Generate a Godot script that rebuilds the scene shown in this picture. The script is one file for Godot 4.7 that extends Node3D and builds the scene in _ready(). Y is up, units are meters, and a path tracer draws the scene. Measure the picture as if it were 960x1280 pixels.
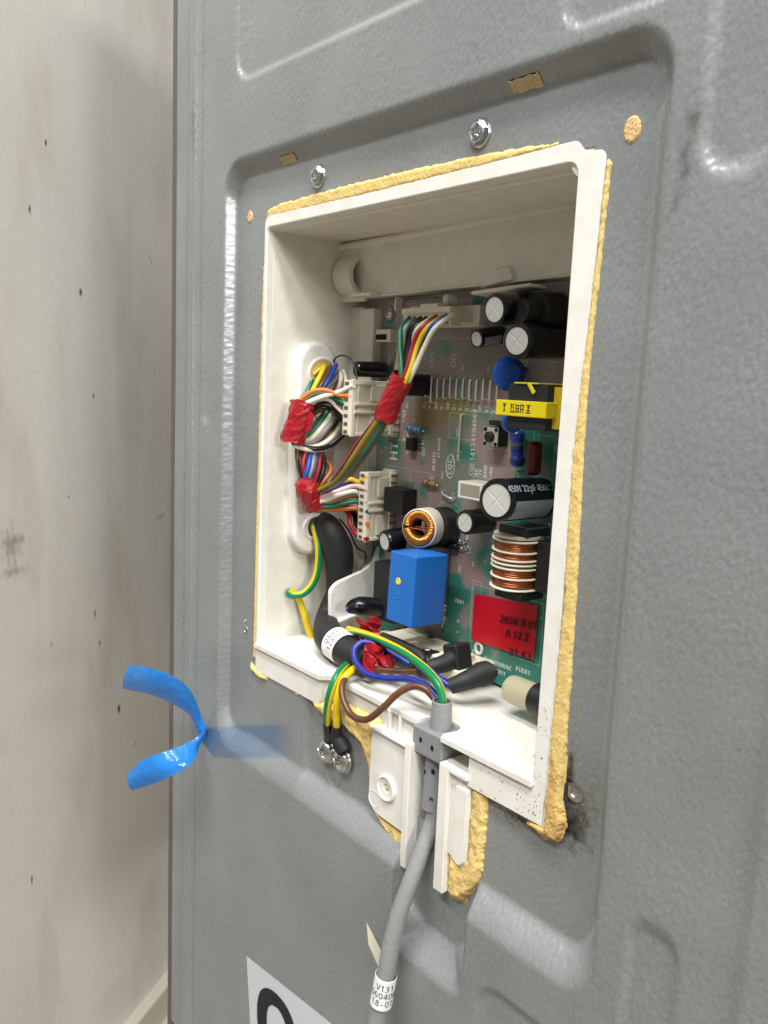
extends Node3D
# The back of a refrigerator with its control box open. Lengths in the builders are millimetres: x along the back, y up, z out of it.

const MM := 0.001
var rng := RandomNumberGenerator.new()
var bump_noise := FastNoiseLite.new()
var foam_noise := FastNoiseLite.new()


func V(x: float, y: float, z: float) -> Vector3:
	return Vector3(x, y, z)


# ---------------------------------------------------------------- mesh collector
class Shape:
	var v := PackedVector3Array()
	var n := PackedVector3Array()
	var uv := PackedVector2Array()
	var c := PackedColorArray()
	var tint := Color.WHITE
	var colored := false

	func tri(a: Vector3, b: Vector3, d: Vector3, na: Vector3, nb: Vector3, nd: Vector3, ua := Vector2.ZERO, ub := Vector2.ZERO, ud := Vector2.ZERO) -> void:
		var g := (b - a).cross(d - a)
		if g.length_squared() < 1e-14:
			return
		if g.dot(na + nb + nd) < 0.0:
			v.append_array([a, b, d])
			n.append_array([na, nb, nd])
			uv.append_array([ua, ub, ud])
		else:
			v.append_array([a, d, b])
			n.append_array([na, nd, nb])
			uv.append_array([ua, ud, ub])
		c.append_array([tint, tint, tint])

	func quad(a: Vector3, b: Vector3, d: Vector3, e: Vector3, na: Vector3, nb: Vector3, nd: Vector3, ne: Vector3) -> void:
		tri(a, b, d, na, nb, nd)
		tri(a, d, e, na, nd, ne)

	func flat(a: Vector3, b: Vector3, d: Vector3, e: Vector3, out: Vector3) -> void:
		var g := (b - a).cross(d - a).normalized()
		if g.dot(out) < 0.0:
			g = -g
		tri(a, b, d, g, g, g, Vector2(0, 1), Vector2(1, 1), Vector2(1, 0))
		tri(a, d, e, g, g, g, Vector2(0, 1), Vector2(1, 0), Vector2(0, 0))

	# a box with rounded edges; turn is its own axes
	func box(at: Vector3, size: Vector3, r := 0.3, turn := Basis.IDENTITY) -> Shape:
		var h := size * 0.5
		r = minf(r, minf(h.x, minf(h.y, h.z)) * 0.98)
		var inner := h - Vector3(r, r, r)
		for axis in 3:
			var b1 := (axis + 1) % 3
			var b2 := (axis + 2) % 3
			for s in [-1.0, 1.0]:
				var g1 := [-h[b1], -inner[b1], inner[b1], h[b1]]
				var g2 := [-h[b2], -inner[b2], inner[b2], h[b2]]
				for i in 3:
					for j in 3:
						var ps := []
						var ns := []
						for k in [[i, j], [i + 1, j], [i + 1, j + 1], [i, j + 1]]:
							var q := Vector3.ZERO
							q[axis] = s * h[axis]
							q[b1] = g1[k[0]]
							q[b2] = g2[k[1]]
							var core := q.clamp(-inner, inner)
							var dir := (q - core).normalized()
							ps.append(at + turn * (core + dir * r))
							ns.append(turn * dir)
						quad(ps[0], ps[1], ps[2], ps[3], ns[0], ns[1], ns[2], ns[3])
		return self

	# profile: Vector2(radius, along); axis from at towards dir
	func lathe(at: Vector3, dir: Vector3, profile: Array, sides := 32, squash := 1.0) -> Shape:
		var w := dir.normalized()
		var u := w.cross(Vector3.UP if absf(w.y) < 0.9 else Vector3.RIGHT).normalized()
		var t := w.cross(u)
		for i in profile.size() - 1:
			var a: Vector2 = profile[i]
			var b: Vector2 = profile[i + 1]
			var d := b - a
			if d.length() < 1e-6:
				continue
			var nn := Vector2(d.y, -d.x).normalized()
			for k in sides:
				var p0 := TAU * k / sides
				var p1 := TAU * (k + 1) / sides
				var r0 := u * cos(p0) + t * sin(p0) * squash
				var r1 := u * cos(p1) + t * sin(p1) * squash
				var n0 := (u * cos(p0) + t * sin(p0) / squash).normalized()
				var n1 := (u * cos(p1) + t * sin(p1) / squash).normalized()
				var na := (n0 * nn.x + w * nn.y).normalized()
				var nb := (n1 * nn.x + w * nn.y).normalized()
				quad(at + r0 * a.x + w * a.y, at + r1 * a.x + w * a.y, at + r1 * b.x + w * b.y, at + r0 * b.x + w * b.y, na, nb, nb, na)
		return self

	# a prism of a polygon in the x-y plane of turn, from z0 to z1, its front edge bevelled
	func prism(poly: PackedVector2Array, z0: float, z1: float, bevel := 0.3, at := Vector3.ZERO, turn := Basis.IDENTITY) -> Shape:
		var m := poly.size()
		var area := 0.0
		for i in m:
			area += poly[i].cross(poly[(i + 1) % m])
		if area < 0.0:
			poly = poly.duplicate()
			poly.reverse()
		var inset := PackedVector2Array()
		var side := []
		for i in m:
			var e := (poly[(i + 1) % m] - poly[i]).normalized()
			side.append(Vector2(e.y, -e.x))
		var vert := []
		for i in m:
			var s0: Vector2 = side[(i + m - 1) % m]
			var s1: Vector2 = side[i]
			var mid := (s0 + s1).normalized()
			var long := bevel / maxf(0.35, mid.dot(s1))
			inset.append(poly[i] - mid * long)
			vert.append(mid)
		var up := turn * Vector3(0, 0, 1)
		for i in m:
			var j := (i + 1) % m
			var e2: Vector2 = side[i]
			var sn := turn * Vector3(e2.x, e2.y, 0)
			var n0 := sn
			var n1 := sn
			if side[(i + m - 1) % m].dot(e2) > 0.8:
				n0 = turn * Vector3(vert[i].x, vert[i].y, 0)
			if side[j].dot(e2) > 0.8:
				n1 = turn * Vector3(vert[j].x, vert[j].y, 0)
			var a := at + turn * Vector3(poly[i].x, poly[i].y, z0)
			var b := at + turn * Vector3(poly[j].x, poly[j].y, z0)
			var a1 := at + turn * Vector3(poly[i].x, poly[i].y, z1 - bevel)
			var b1 := at + turn * Vector3(poly[j].x, poly[j].y, z1 - bevel)
			var a2 := at + turn * Vector3(inset[i].x, inset[i].y, z1)
			var b2 := at + turn * Vector3(inset[j].x, inset[j].y, z1)
			quad(a, b, b1, a1, n0, n1, n1, n0)
			quad(a1, b1, b2, a2, n0, n1, up, up)
		var ids := Geometry2D.triangulate_polygon(inset)
		if ids.is_empty():
			ids = Geometry2D.triangulate_polygon(poly)   # the inset has the same corners in the same order
		for k in range(0, ids.size(), 3):
			tri(at + turn * Vector3(inset[ids[k]].x, inset[ids[k]].y, z1), at + turn * Vector3(inset[ids[k + 1]].x, inset[ids[k + 1]].y, z1), at + turn * Vector3(inset[ids[k + 2]].x, inset[ids[k + 2]].y, z1), up, up, up)
		ids = Geometry2D.triangulate_polygon(poly)
		for k in range(0, ids.size(), 3):
			tri(at + turn * Vector3(poly[ids[k]].x, poly[ids[k]].y, z0), at + turn * Vector3(poly[ids[k + 1]].x, poly[ids[k + 1]].y, z0), at + turn * Vector3(poly[ids[k + 2]].x, poly[ids[k + 2]].y, z0), -up, -up, -up)
		return self

	static func smooth_path(points: Array, each := 6) -> Array:
		var out := []
		for i in points.size() - 1:
			var p0: Vector3 = points[maxi(i - 1, 0)]
			var p1: Vector3 = points[i]
			var p2: Vector3 = points[i + 1]
			var p3: Vector3 = points[mini(i + 2, points.size() - 1)]
			for k in each:
				out.append(p1.cubic_interpolate(p2, p0, p3, float(k) / each))
		out.append(points[points.size() - 1])
		return out

	# a round tube along the points; radius: a number or an Array along the way; stripe: a second colour on part of the way round
	func tube(points: Array, radius, sides := 12, each := 6, stripe = null, twist := 0.0, start := 0.0, half := 0.5) -> Shape:
		var path := smooth_path(points, each)
		var m := path.size()
		var rings := []
		var t0: Vector3 = (path[1] - path[0]).normalized()
		var u := t0.cross(Vector3.UP if absf(t0.y) < 0.9 else Vector3.RIGHT).normalized()
		var far := 0.0
		for i in m:
			var t: Vector3 = (path[mini(i + 1, m - 1)] - path[maxi(i - 1, 0)]).normalized()
			u = (u - t * u.dot(t)).normalized()
			var w := t.cross(u)
			var r: float
			if radius is Array:
				var f: float = float(i) / (m - 1) * (radius.size() - 1)
				r = lerpf(radius[int(f)], radius[mini(int(f) + 1, radius.size() - 1)], f - int(f))
			else:
				r = radius
			if i > 0:
				far += path[i].distance_to(path[i - 1])
			var ring := []
			for k in sides + 1:
				var a := TAU * k / sides + twist * far + start
				var d := u * cos(a) + w * sin(a)
				ring.append([path[i] + d * r, d])
			rings.append([ring, path[i], t])
		var base := tint
		for i in m - 1:
			for k in sides:
				tint = base if stripe == null or float(k) / sides >= half else stripe
				var a0: Array = rings[i][0][k]
				var a1: Array = rings[i][0][k + 1]
				var b0: Array = rings[i + 1][0][k]
				var b1: Array = rings[i + 1][0][k + 1]
				quad(a0[0], a1[0], b1[0], b0[0], a0[1], a1[1], b1[1], b0[1])
		tint = base
		for e in [0, m - 1]:
			var nn: Vector3 = rings[e][2] * (-1.0 if e == 0 else 1.0)
			for k in sides:
				tri(rings[e][1], rings[e][0][k][0], rings[e][0][k + 1][0], nn, nn, nn)
		return self

	# a round relief: height(radius, angle) over a disc, its axis towards dir
	func relief(at: Vector3, dir: Vector3, r: float, height: Callable, rings := 14, sides := 48, up := Vector3.UP) -> Shape:
		var w := dir.normalized()
		var u := up.cross(w).normalized()
		var t := w.cross(u)
		var p := func(i: int, k: int) -> Vector3:
			var q := r * i / rings
			var a := TAU * k / sides
			var h: float = height.call(q, a)
			return at + (u * cos(a) + t * sin(a)) * q + w * h
		for i in rings:
			for k in sides:
				var a: Vector3 = p.call(i, k)
				var b: Vector3 = p.call(i, k + 1)
				var d: Vector3 = p.call(i + 1, k + 1)
				var e: Vector3 = p.call(i + 1, k)
				var g := (d - a).cross(e - b).normalized()
				if g.dot(w) < 0.0:
					g = -g
				tri(a, b, d, g, g, g)
				tri(a, d, e, g, g, g)
		return self

	# a sheet through a grid of points, smooth normals; skip(i, j) leaves a cell out
	func sheet(rows: Array, out: Vector3, uvs = null, skip = null) -> Shape:
		var nr := rows.size()
		var nc: int = rows[0].size()
		var nn := []
		for i in nr:
			var line := PackedVector3Array()
			for j in nc:
				var g: Vector3 = (rows[i][mini(j + 1, nc - 1)] - rows[i][maxi(j - 1, 0)]).cross(rows[mini(i + 1, nr - 1)][j] - rows[maxi(i - 1, 0)][j]).normalized()
				line.append(-g if g.dot(out) < 0.0 else g)
			nn.append(line)
		for i in nr - 1:
			for j in nc - 1:
				if skip != null and skip.call(i, j):
					continue
				var k := [[i, j], [i, j + 1], [i + 1, j + 1], [i + 1, j]]
				var us := [Vector2.ZERO, Vector2.ZERO, Vector2.ZERO, Vector2.ZERO]
				if uvs != null:
					for q in 4:
						us[q] = uvs[k[q][0]][k[q][1]]
				tri(rows[i][j], rows[i][j + 1], rows[i + 1][j + 1], nn[i][j], nn[i][j + 1], nn[i + 1][j + 1], us[0], us[1], us[2])
				tri(rows[i][j], rows[i + 1][j + 1], rows[i + 1][j], nn[i][j], nn[i + 1][j + 1], nn[i + 1][j], us[0], us[2], us[3])
		return self

	func mesh() -> ArrayMesh:
		var a := []
		a.resize(Mesh.ARRAY_MAX)
		var scaled := PackedVector3Array()
		scaled.resize(v.size())
		for i in v.size():
			scaled[i] = v[i] * 0.001
		a[Mesh.ARRAY_VERTEX] = scaled
		a[Mesh.ARRAY_NORMAL] = n
		a[Mesh.ARRAY_TEX_UV] = uv
		if colored:
			a[Mesh.ARRAY_COLOR] = c
		var m := ArrayMesh.new()
		m.add_surface_from_arrays(Mesh.PRIMITIVE_TRIANGLES, a)
		return m


# ---------------------------------------------------------------- nodes
func thing(called: String, label: String, category: String, group := "") -> Node3D:
	var o := Node3D.new()
	o.name = called
	o.set_meta("label", label)
	o.set_meta("category", category)
	if group:
		o.set_meta("group", group)
	add_child(o, true)
	return o


func part(parent: Node, called: String, s: Shape, m: Material, label := "") -> MeshInstance3D:
	var o := MeshInstance3D.new()
	o.name = called
	o.mesh = s.mesh()
	o.material_override = m
	if label:
		o.set_meta("label", label)
	parent.add_child(o, true)
	return o


func single(called: String, label: String, category: String, s: Shape, m: Material, group := "") -> MeshInstance3D:
	var o := part(self, called, s, m, label)
	o.set_meta("category", category)
	if group:
		o.set_meta("group", group)
	return o


func setting(called: String, s: Shape, m: Material) -> MeshInstance3D:
	var o := part(self, called, s, m)
	o.set_meta("kind", "structure")
	return o


func S() -> Shape:
	return Shape.new()


# ---------------------------------------------------------------- lettering
func letters(text: String, height: float, bold := true, mono := false) -> Array:
	# triangles of a flat line of text in millimetres, its middle at the origin
	var t := TextMesh.new()
	var f := SystemFont.new()
	f.font_names = PackedStringArray(["Droid Sans Mono" if mono else "Droid Sans"])
	f.font_weight = 700 if bold else 400
	t.font = f
	t.font_size = 32
	t.pixel_size = height / 32.0 * 1.35
	t.depth = 0.0
	t.curve_step = 2.0
	t.text = text
	var out := []
	if t.get_surface_count() == 0:
		return out
	var a := t.surface_get_arrays(0)
	var vs: PackedVector3Array = a[Mesh.ARRAY_VERTEX]
	var ids = a[Mesh.ARRAY_INDEX]
	var lo := Vector3(1e9, 1e9, 0)
	var hi := -lo
	if ids == null:
		ids = range(vs.size())
	for i in ids:
		out.append(vs[i])
		lo = lo.min(vs[i])
		hi = hi.max(vs[i])
	var mid := (lo + hi) * 0.5
	for i in out.size():
		out[i] -= mid
	return out


# flat lettering at a place, x and y its own axes
func write_flat(s: Shape, text: String, height: float, at: Vector3, x: Vector3, y: Vector3, bold := true, mono := false, stretch := 1.0) -> void:
	var ts := letters(text, height, bold, mono)
	var w := x.cross(y).normalized()
	for k in range(0, ts.size() - 2, 3):
		var p := []
		for q in 3:
			p.append(at + x * ts[k + q].x * stretch + y * ts[k + q].y)
		s.tri(p[0], p[1], p[2], w, w, w)


# lettering bent round a cylinder of radius r about axis (through at); out is the direction the middle of the text faces; the line runs round the cylinder
func write_round(s: Shape, text: String, height: float, at: Vector3, axis: Vector3, out: Vector3, r: float, along := false, mono := false) -> void:
	var ts := letters(text, height, true, mono)
	axis = axis.normalized()
	out = (out - axis * out.dot(axis)).normalized()
	var side := axis.cross(out)
	for k in range(0, ts.size() - 2, 3):
		var p := []
		var nn := []
		for q in 3:
			var lx: float = ts[k + q].x
			var ly: float = ts[k + q].y
			var around := ly if along else lx
			var far := -lx if along else ly
			var d := out * cos(around / r) + side * sin(around / r)
			p.append(at + d * r + axis * far)
			nn.append(d)
		s.tri(p[0], p[1], p[2], nn[0], nn[1], nn[2])


# ---------------------------------------------------------------- materials
func mat(hex: String, rough := 0.45, metal := 0.0) -> StandardMaterial3D:
	var m := StandardMaterial3D.new()
	m.albedo_color = Color(hex)
	m.roughness = rough
	m.metallic = metal
	m.cull_mode = BaseMaterial3D.CULL_DISABLED
	return m


func noise_tex(size: int, freq: float, kind: int, octaves: int, seed_: int) -> NoiseTexture2D:
	var n := FastNoiseLite.new()
	n.noise_type = kind
	n.frequency = freq
	n.fractal_octaves = octaves
	n.seed = seed_
	var t := NoiseTexture2D.new()
	t.width = size
	t.height = size
	t.seamless = true
	t.noise = n
	return t


func grain(m: StandardMaterial3D, tex: Texture2D, mm: float, depth_mm: float, stretch := Vector3.ONE) -> StandardMaterial3D:
	m.heightmap_enabled = true
	m.heightmap_texture = tex
	m.heightmap_scale = depth_mm * 0.1
	m.uv1_triplanar = true
	m.uv1_world_triplanar = true
	m.uv1_scale = Vector3.ONE / (mm * MM) * stretch
	return m


# ---------------------------------------------------------------- the stamped sheet
func rr(p: Vector2, lo: Vector2, hi: Vector2, r: float) -> float:   # signed distance to a rounded rectangle, negative inside
	var c := (lo + hi) * 0.5
	var h := (hi - lo) * 0.5 - Vector2(r, r)
	var q := (p - c).abs() - h
	return Vector2(maxf(q.x, 0), maxf(q.y, 0)).length() + minf(maxf(q.x, q.y), 0.0) - r


func ramp(t: float) -> float:   # a straight slope from 0 to 1 with a little rounding at both ends
	return lerpf(clampf(t, 0.0, 1.0), smoothstep(0.0, 1.0, t), 0.45)


func panel_z(x: float, y: float) -> float:
	var p := Vector2(x, y)
	var z := 4.0
	# shallow stamped pads
	var pad := rr(p, Vector2(-13.5, 213.5), Vector2(122, 330), 9)
	z -= 1.3 * ramp(0.5 - pad / 1.8)
	pad = rr(p, Vector2(133, 191.5), Vector2(164, 330), 6)
	z -= 0.8 * ramp(0.5 - pad / 2.2)
	pad = rr(p, Vector2(171, 155), Vector2(186, 330), 7)
	z -= 1.1 * ramp(0.5 - pad / 2.4)
	pad = rr(p, Vector2(172, -200), Vector2(184, -7), 5.5)
	z -= 1.0 * ramp(0.5 - pad / 1.8)
	pad = rr(p, Vector2(128, -200), Vector2(160, -51), 7)
	z -= 1.0 * ramp(0.5 - pad / 2.4)
	z += 1.2 * smoothstep(196.5, 199.5, x) * (1.0 - smoothstep(40.0, 110.0, y))
	# the recess round the control box, its floor a little deeper from the earth screws on
	var d := rr(p, Vector2(-20.3, -36), Vector2(163.5, 187.5), 11)
	var w := 3.6
	if y < 20.0:
		w = lerpf(3.6, 10.5, smoothstep(-16.0, -33.0, y + maxf(0.0, -x) * 0.35))
	if y > 150.0:
		w = lerpf(3.6, 5.5, smoothstep(172.0, 184.0, y))
	w = lerpf(w, 5.6, smoothstep(150.0, 155.0, x) * smoothstep(-24.0, -10.0, y) * smoothstep(178.0, 168.0, y))
	w = lerpf(w, 2.0, smoothstep(-13.0, -17.0, x) * smoothstep(-27.0, -20.0, y) * smoothstep(181.0, 174.0, y))
	var deep := 4.6 + 1.7 * smoothstep(34.3, 36.6, x) * smoothstep(30.0, 5.0, y)
	z = lerpf(z, 4.0 - deep, ramp(-d / w))
	# the trough under the cable
	d = rr(p, Vector2(90, -62), Vector2(121.5, 0), 5)
	var trough := 4.0 - deep - 0.4
	w = 2.6 if y > -46.0 else lerpf(2.6, 10.0, smoothstep(-46.0, -54.0, y))
	z = lerpf(z, minf(z, trough), ramp(-d / w))
	# the fold along the edge
	z -= 1.1 * smoothstep(-49.0, -50.5, x)
	z -= 0.7 * exp(-pow((x + 39.0) / 1.1, 2))
	z += 0.35 * exp(-pow((x + 43.5) / 1.3, 2))
	# dents and slight waviness
	z += 0.16 * bump_noise.get_noise_2d(x * 0.7, y * 0.7)
	return z


func panel_shape() -> Shape:
	var xs := []
	var x := -61.0
	while x < 240.0:
		xs.append(x)
		x += 0.4 if x > -22.0 and x < -16.5 else 0.75 if x < -36.0 or (x > -17 and x < -9) or (x > 86 and x < 125) or (x > 158 and x < 200) else 1.6
	var ys := []
	var y := -190.0
	while y < 385.0:
		ys.append(y)
		y += 8.0 if y > 255.0 else 0.9 if (y > -68 and y < -16) or (y > 178 and y < 218) else 1.8
	var rows := []
	var uvs := []
	for yy in ys:
		var line := PackedVector3Array()
		var ul := PackedVector2Array()
		for xx in xs:
			line.append(Vector3(xx, yy, panel_z(xx, yy)))
			ul.append(Vector2((xx + 65.0) / 310.0, (280.0 - yy) / 475.0))
		rows.append(line)
		uvs.append(ul)
	var hole := func(i: int, j: int) -> bool:
		var cx: float = (xs[j] + xs[j + 1]) * 0.5
		var cy: float = (ys[i] + ys[i + 1]) * 0.5
		if cx > 3 and cx < 142.0 and cy > 2 and cy < 167.0:
			return true
		return cx > 76.0 and cx < 114.0 and cy > -20.0 and cy < 6.0
	return S().sheet(rows, Vector3(0, 0, 1), uvs, hole)


func stroke(im: Image, a: Vector2, b: Vector2, width: float, col: Color, amount: float, rough: float, seed_: int) -> void:
	# a worn, broken stroke in image pixels
	var n := FastNoiseLite.new()
	n.seed = seed_
	n.frequency = 0.12
	var long := a.distance_to(b)
	var side := (b - a).orthogonal().normalized()
	for i in int(long * 1.5) + 1:
		var t := float(i) / (long * 1.5)
		var p := a.lerp(b, t) + side * n.get_noise_2d(i * 0.3, 7.0) * width * 0.8
		var fade := clampf(n.get_noise_1d(i * 0.5) * rough + 1.0 - rough * 0.5, 0.0, 1.0)
		for q in range(-int(ceilf(width)), int(ceilf(width)) + 1):
			var r := p + side * q
			var px := Vector2i(r.round())
			if px.x < 0 or px.y < 0 or px.x >= im.get_width() or px.y >= im.get_height():
				continue
			var k := amount * fade * maxf(0.0, 1.0 - absf(q) / (width + 0.01))
			im.set_pixelv(px, im.get_pixelv(px).lerp(col, k * 0.6))


func blot(im: Image, at: Vector2, r: Vector2, col: Color, amount: float, seed_: int, spots := 0.0) -> void:
	var n := FastNoiseLite.new()
	n.seed = seed_
	n.frequency = 0.06
	n.fractal_octaves = 4
	for yy in range(maxi(0, int(at.y - r.y * 1.4)), mini(im.get_height(), int(at.y + r.y * 1.4))):
		for xx in range(maxi(0, int(at.x - r.x * 1.4)), mini(im.get_width(), int(at.x + r.x * 1.4))):
			var d := Vector2((xx - at.x) / r.x, (yy - at.y) / r.y).length()
			var g := n.get_noise_2d(xx, yy)
			var k := clampf(1.1 - d + g * 0.6, 0.0, 1.0)
			k = k * k
			if spots > 0.0:
				k *= smoothstep(spots, spots + 0.15, n.get_noise_2d(xx * 5.0 + 90.0, yy * 5.0))
			if k > 0.003:
				im.set_pixel(xx, yy, im.get_pixel(xx, yy).lerp(col, k * amount))


func pebble_texture() -> ImageTexture:
	# the embossed grain of the coating, four pixels to a millimetre, drawn out a little along the rolling direction
	var w := 1240
	var h := 1900
	var bytes := PackedByteArray()
	bytes.resize(w * h)
	var n := FastNoiseLite.new()
	n.seed = 41
	n.noise_type = FastNoiseLite.TYPE_SIMPLEX_SMOOTH
	n.frequency = 0.115
	n.fractal_octaves = 2
	var big := FastNoiseLite.new()
	big.seed = 43
	big.frequency = 0.01
	for yy in h:
		for xx in w:
			var t := n.get_noise_2d(xx * 1.15 + yy * 0.2, yy * 0.72)
			t = t * (0.75 + 0.4 * big.get_noise_2d(xx, yy))
			bytes[yy * w + xx] = int(clampf(127.0 + 120.0 * t, 0.0, 255.0))
	return ImageTexture.create_from_image(Image.create_from_data(w, h, false, Image.FORMAT_L8, bytes))


func panel_texture() -> ImageTexture:
	var w := 1240
	var h := 1900     # four pixels to a millimetre
	var im := Image.create(w, h, false, Image.FORMAT_RGB8)
	var n := FastNoiseLite.new()
	n.seed = 5
	n.frequency = 0.006
	n.fractal_octaves = 5
	var f := FastNoiseLite.new()
	f.seed = 9
	f.frequency = 0.19
	f.fractal_octaves = 2
	for yy in h:
		for xx in w:
			var t := 1.0 + 0.05 * n.get_noise_2d(xx, yy) + 0.05 * f.get_noise_2d(xx, yy)
			im.set_pixel(xx, yy, Color(0.566 * t, 0.580 * t, 0.580 * t))
	var at := func(x: float, y: float) -> Vector2:
		return Vector2((x + 65.0) * 4.0, (280.0 - y) * 4.0)
	# worn edge: pale scuffs down the fold
	rng.seed = 77
	for k in 26:
		var y0 := rng.randf_range(-160, 250)
		stroke(im, at.call(-43.2 + rng.randf_range(-1.2, 1.2), y0), at.call(-43.2 + rng.randf_range(-1.4, 1.4), y0 - rng.randf_range(8, 40)), rng.randf_range(1.0, 3.0), Color(0.82, 0.83, 0.83), rng.randf_range(0.25, 0.75), 1.4, k)
	for k in 5:
		var y0 := 130.0 - k * 45.0
		stroke(im, at.call(-52.0, y0 + 30), at.call(-52.4, y0 - 25), 3.0, Color(0.36, 0.36, 0.38), 0.3, 1.2, 60 + k)
	blot(im, at.call(-33, 93), Vector2(26, 12), Color(0.8, 0.81, 0.81), 0.5, 3)
	blot(im, at.call(-45, 205), Vector2(16, 60), Color(0.42, 0.37, 0.3), 0.45, 4)
	# scorched plastic dust by the lower corner of the box
	blot(im, at.call(149.6, 3.0), Vector2(15, 20), Color(0.12, 0.10, 0.08), 0.95, 11)
	blot(im, at.call(148.4, 15), Vector2(7, 40), Color(0.13, 0.11, 0.09), 0.9, 12)
	blot(im, at.call(150.5, 6), Vector2(28, 46), Color(0.24, 0.22, 0.20), 0.6, 13)
	blot(im, at.call(150.5, 6), Vector2(42, 60), Color(0.2, 0.18, 0.16), 0.6, 17, 0.12)
	blot(im, at.call(129, -3), Vector2(46, 16), Color(0.2, 0.19, 0.16), 0.6, 14, 0.05)
	blot(im, at.call(122, -1), Vector2(26, 8), Color(0.2, 0.18, 0.14), 0.7, 15)
	blot(im, at.call(134, -2.5), Vector2(32, 8), Color(0.2, 0.18, 0.14), 0.6, 16)
	for a in [[149.4, 62, 5, 40], [149.6, 36, 6, 44], [150.0, 90, 4, 30], [60, 172.6, 70, 5], [110, 171.6, 40, 4], [-3.0, 40, 6, 60], [12, -4.6, 40, 7]]:
		blot(im, at.call(a[0], a[1]), Vector2(a[2], a[3]), Color(0.62, 0.56, 0.42), 0.5, 500 + int(a[1]), 0.0)
	# black rub mark right of the recess corner
	blot(im, at.call(167.5, 158), Vector2(9, 40), Color(0.3, 0.3, 0.3), 0.4, 21)
	blot(im, at.call(169, 166), Vector2(12, 16), Color(0.3, 0.27, 0.24), 0.4, 22)
	blot(im, at.call(166, 150), Vector2(7, 14), Color(0.32, 0.32, 0.32), 0.3, 23)
	# specks of dried foam and dust
	for k in 240:
		var p := Vector2(rng.randf_range(0, w - 1), rng.randf_range(0, h - 1))
		var pale := rng.randf() < 0.6
		blot(im, p, Vector2.ONE * rng.randf_range(0.8, 2.2), Color(0.78, 0.79, 0.79) if pale else Color(0.3, 0.3, 0.29), rng.randf_range(0.2, 0.6), 100 + k)
	for k in 30:
		var p := Vector2(rng.randf_range(0, w - 1), rng.randf_range(0, h - 1))
		stroke(im, p, p + Vector2(rng.randf_range(-14, 14), rng.randf_range(-30, 30)), 1.0, Color(0.7, 0.71, 0.72), 0.35, 1.2, 400 + k)
	stroke(im, at.call(-13, 233), at.call(-5, 231), 3.0, Color(0.8, 0.81, 0.81), 0.7, 1.0, 31)
	stroke(im, at.call(-12.5, 226), at.call(-6, 228), 2.5, Color(0.8, 0.81, 0.81), 0.6, 1.0, 32)
	stroke(im, at.call(22, 222), at.call(27, 226), 2.0, Color(0.8, 0.81, 0.81), 0.5, 1.0, 33)
	return ImageTexture.create_from_image(im)


# ---------------------------------------------------------------- foam
func foam(poly: PackedVector2Array, z: float, high: float, step := 0.55, edge := 1.6, ragged := 1.0) -> Shape:
	var lo := poly[0]
	var hi := poly[0]
	for p in poly:
		lo = lo.min(p)
		hi = hi.max(p)
	lo -= Vector2(2, 2)
	hi += Vector2(2, 2)
	var nx := int((hi.x - lo.x) / step) + 1
	var ny := int((hi.y - lo.y) / step) + 1
	var rows := []
	var inside := []
	for j in ny:
		var line := PackedVector3Array()
		var ins := []
		for i in nx:
			var p := lo + Vector2(i, j) * step
			var d := 1e9
			for k in poly.size():
				d = minf(d, p.distance_to(Geometry2D.get_closest_point_to_segment(p, poly[k], poly[(k + 1) % poly.size()])))
			if not Geometry2D.is_point_in_polygon(p, poly):
				d = -d
			d += (foam_noise.get_noise_2d(p.x * 1.6, p.y * 1.6) * 0.8 + foam_noise.get_noise_2d(p.x * 6.0 + 40.0, p.y * 6.0) * 0.35) * ragged
			var rise := sqrt(clampf(d / edge, 0.0, 1.0))
			var rough := foam_noise.get_noise_2d(p.x * 5.0, p.y * 5.0) * 0.12 + foam_noise.get_noise_2d(p.x * 11.0, p.y * 11.0) * 0.2
			line.append(Vector3(p.x, p.y, z + high * rise * (1.0 + foam_noise.get_noise_2d(p.x * 1.1 + 7.0, p.y * 1.1) * 0.3) + rough * rise - 0.5 * (1.0 - rise)))
			ins.append(d > -0.35)
		rows.append(line)
		inside.append(ins)
	var skip := func(j: int, i: int) -> bool:
		return not (inside[j][i] or inside[j][i + 1] or inside[j + 1][i] or inside[j + 1][i + 1])
	return S().sheet(rows, Vector3(0, 0, 1), null, skip)


func PV(a: Array) -> PackedVector2Array:
	var out := PackedVector2Array()
	for i in range(0, a.size(), 2):
		out.append(Vector2(a[i], a[i + 1]))
	return out


# a polygon with its corners rounded: [x, y, r, ...]
func rounded(a: Array, seg := 4) -> PackedVector2Array:
	var out := PackedVector2Array()
	var m := a.size() / 3
	for i in m:
		var p := Vector2(a[i * 3], a[i * 3 + 1])
		var r: float = a[i * 3 + 2]
		if r <= 0.0:
			out.append(p)
			continue
		var q: int = (i + m - 1) % m
		var s: int = (i + 1) % m
		var e0 := (Vector2(a[q * 3], a[q * 3 + 1]) - p).normalized()
		var e1 := (Vector2(a[s * 3], a[s * 3 + 1]) - p).normalized()
		for k in seg + 1:
			var t := float(k) / seg
			var c0 := p + e0 * r
			var c1 := p + e1 * r
			out.append(c0.lerp(p, t).lerp(p.lerp(c1, t), t))
	return out


# ---------------------------------------------------------------- shared looks
var M := {}


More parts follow.
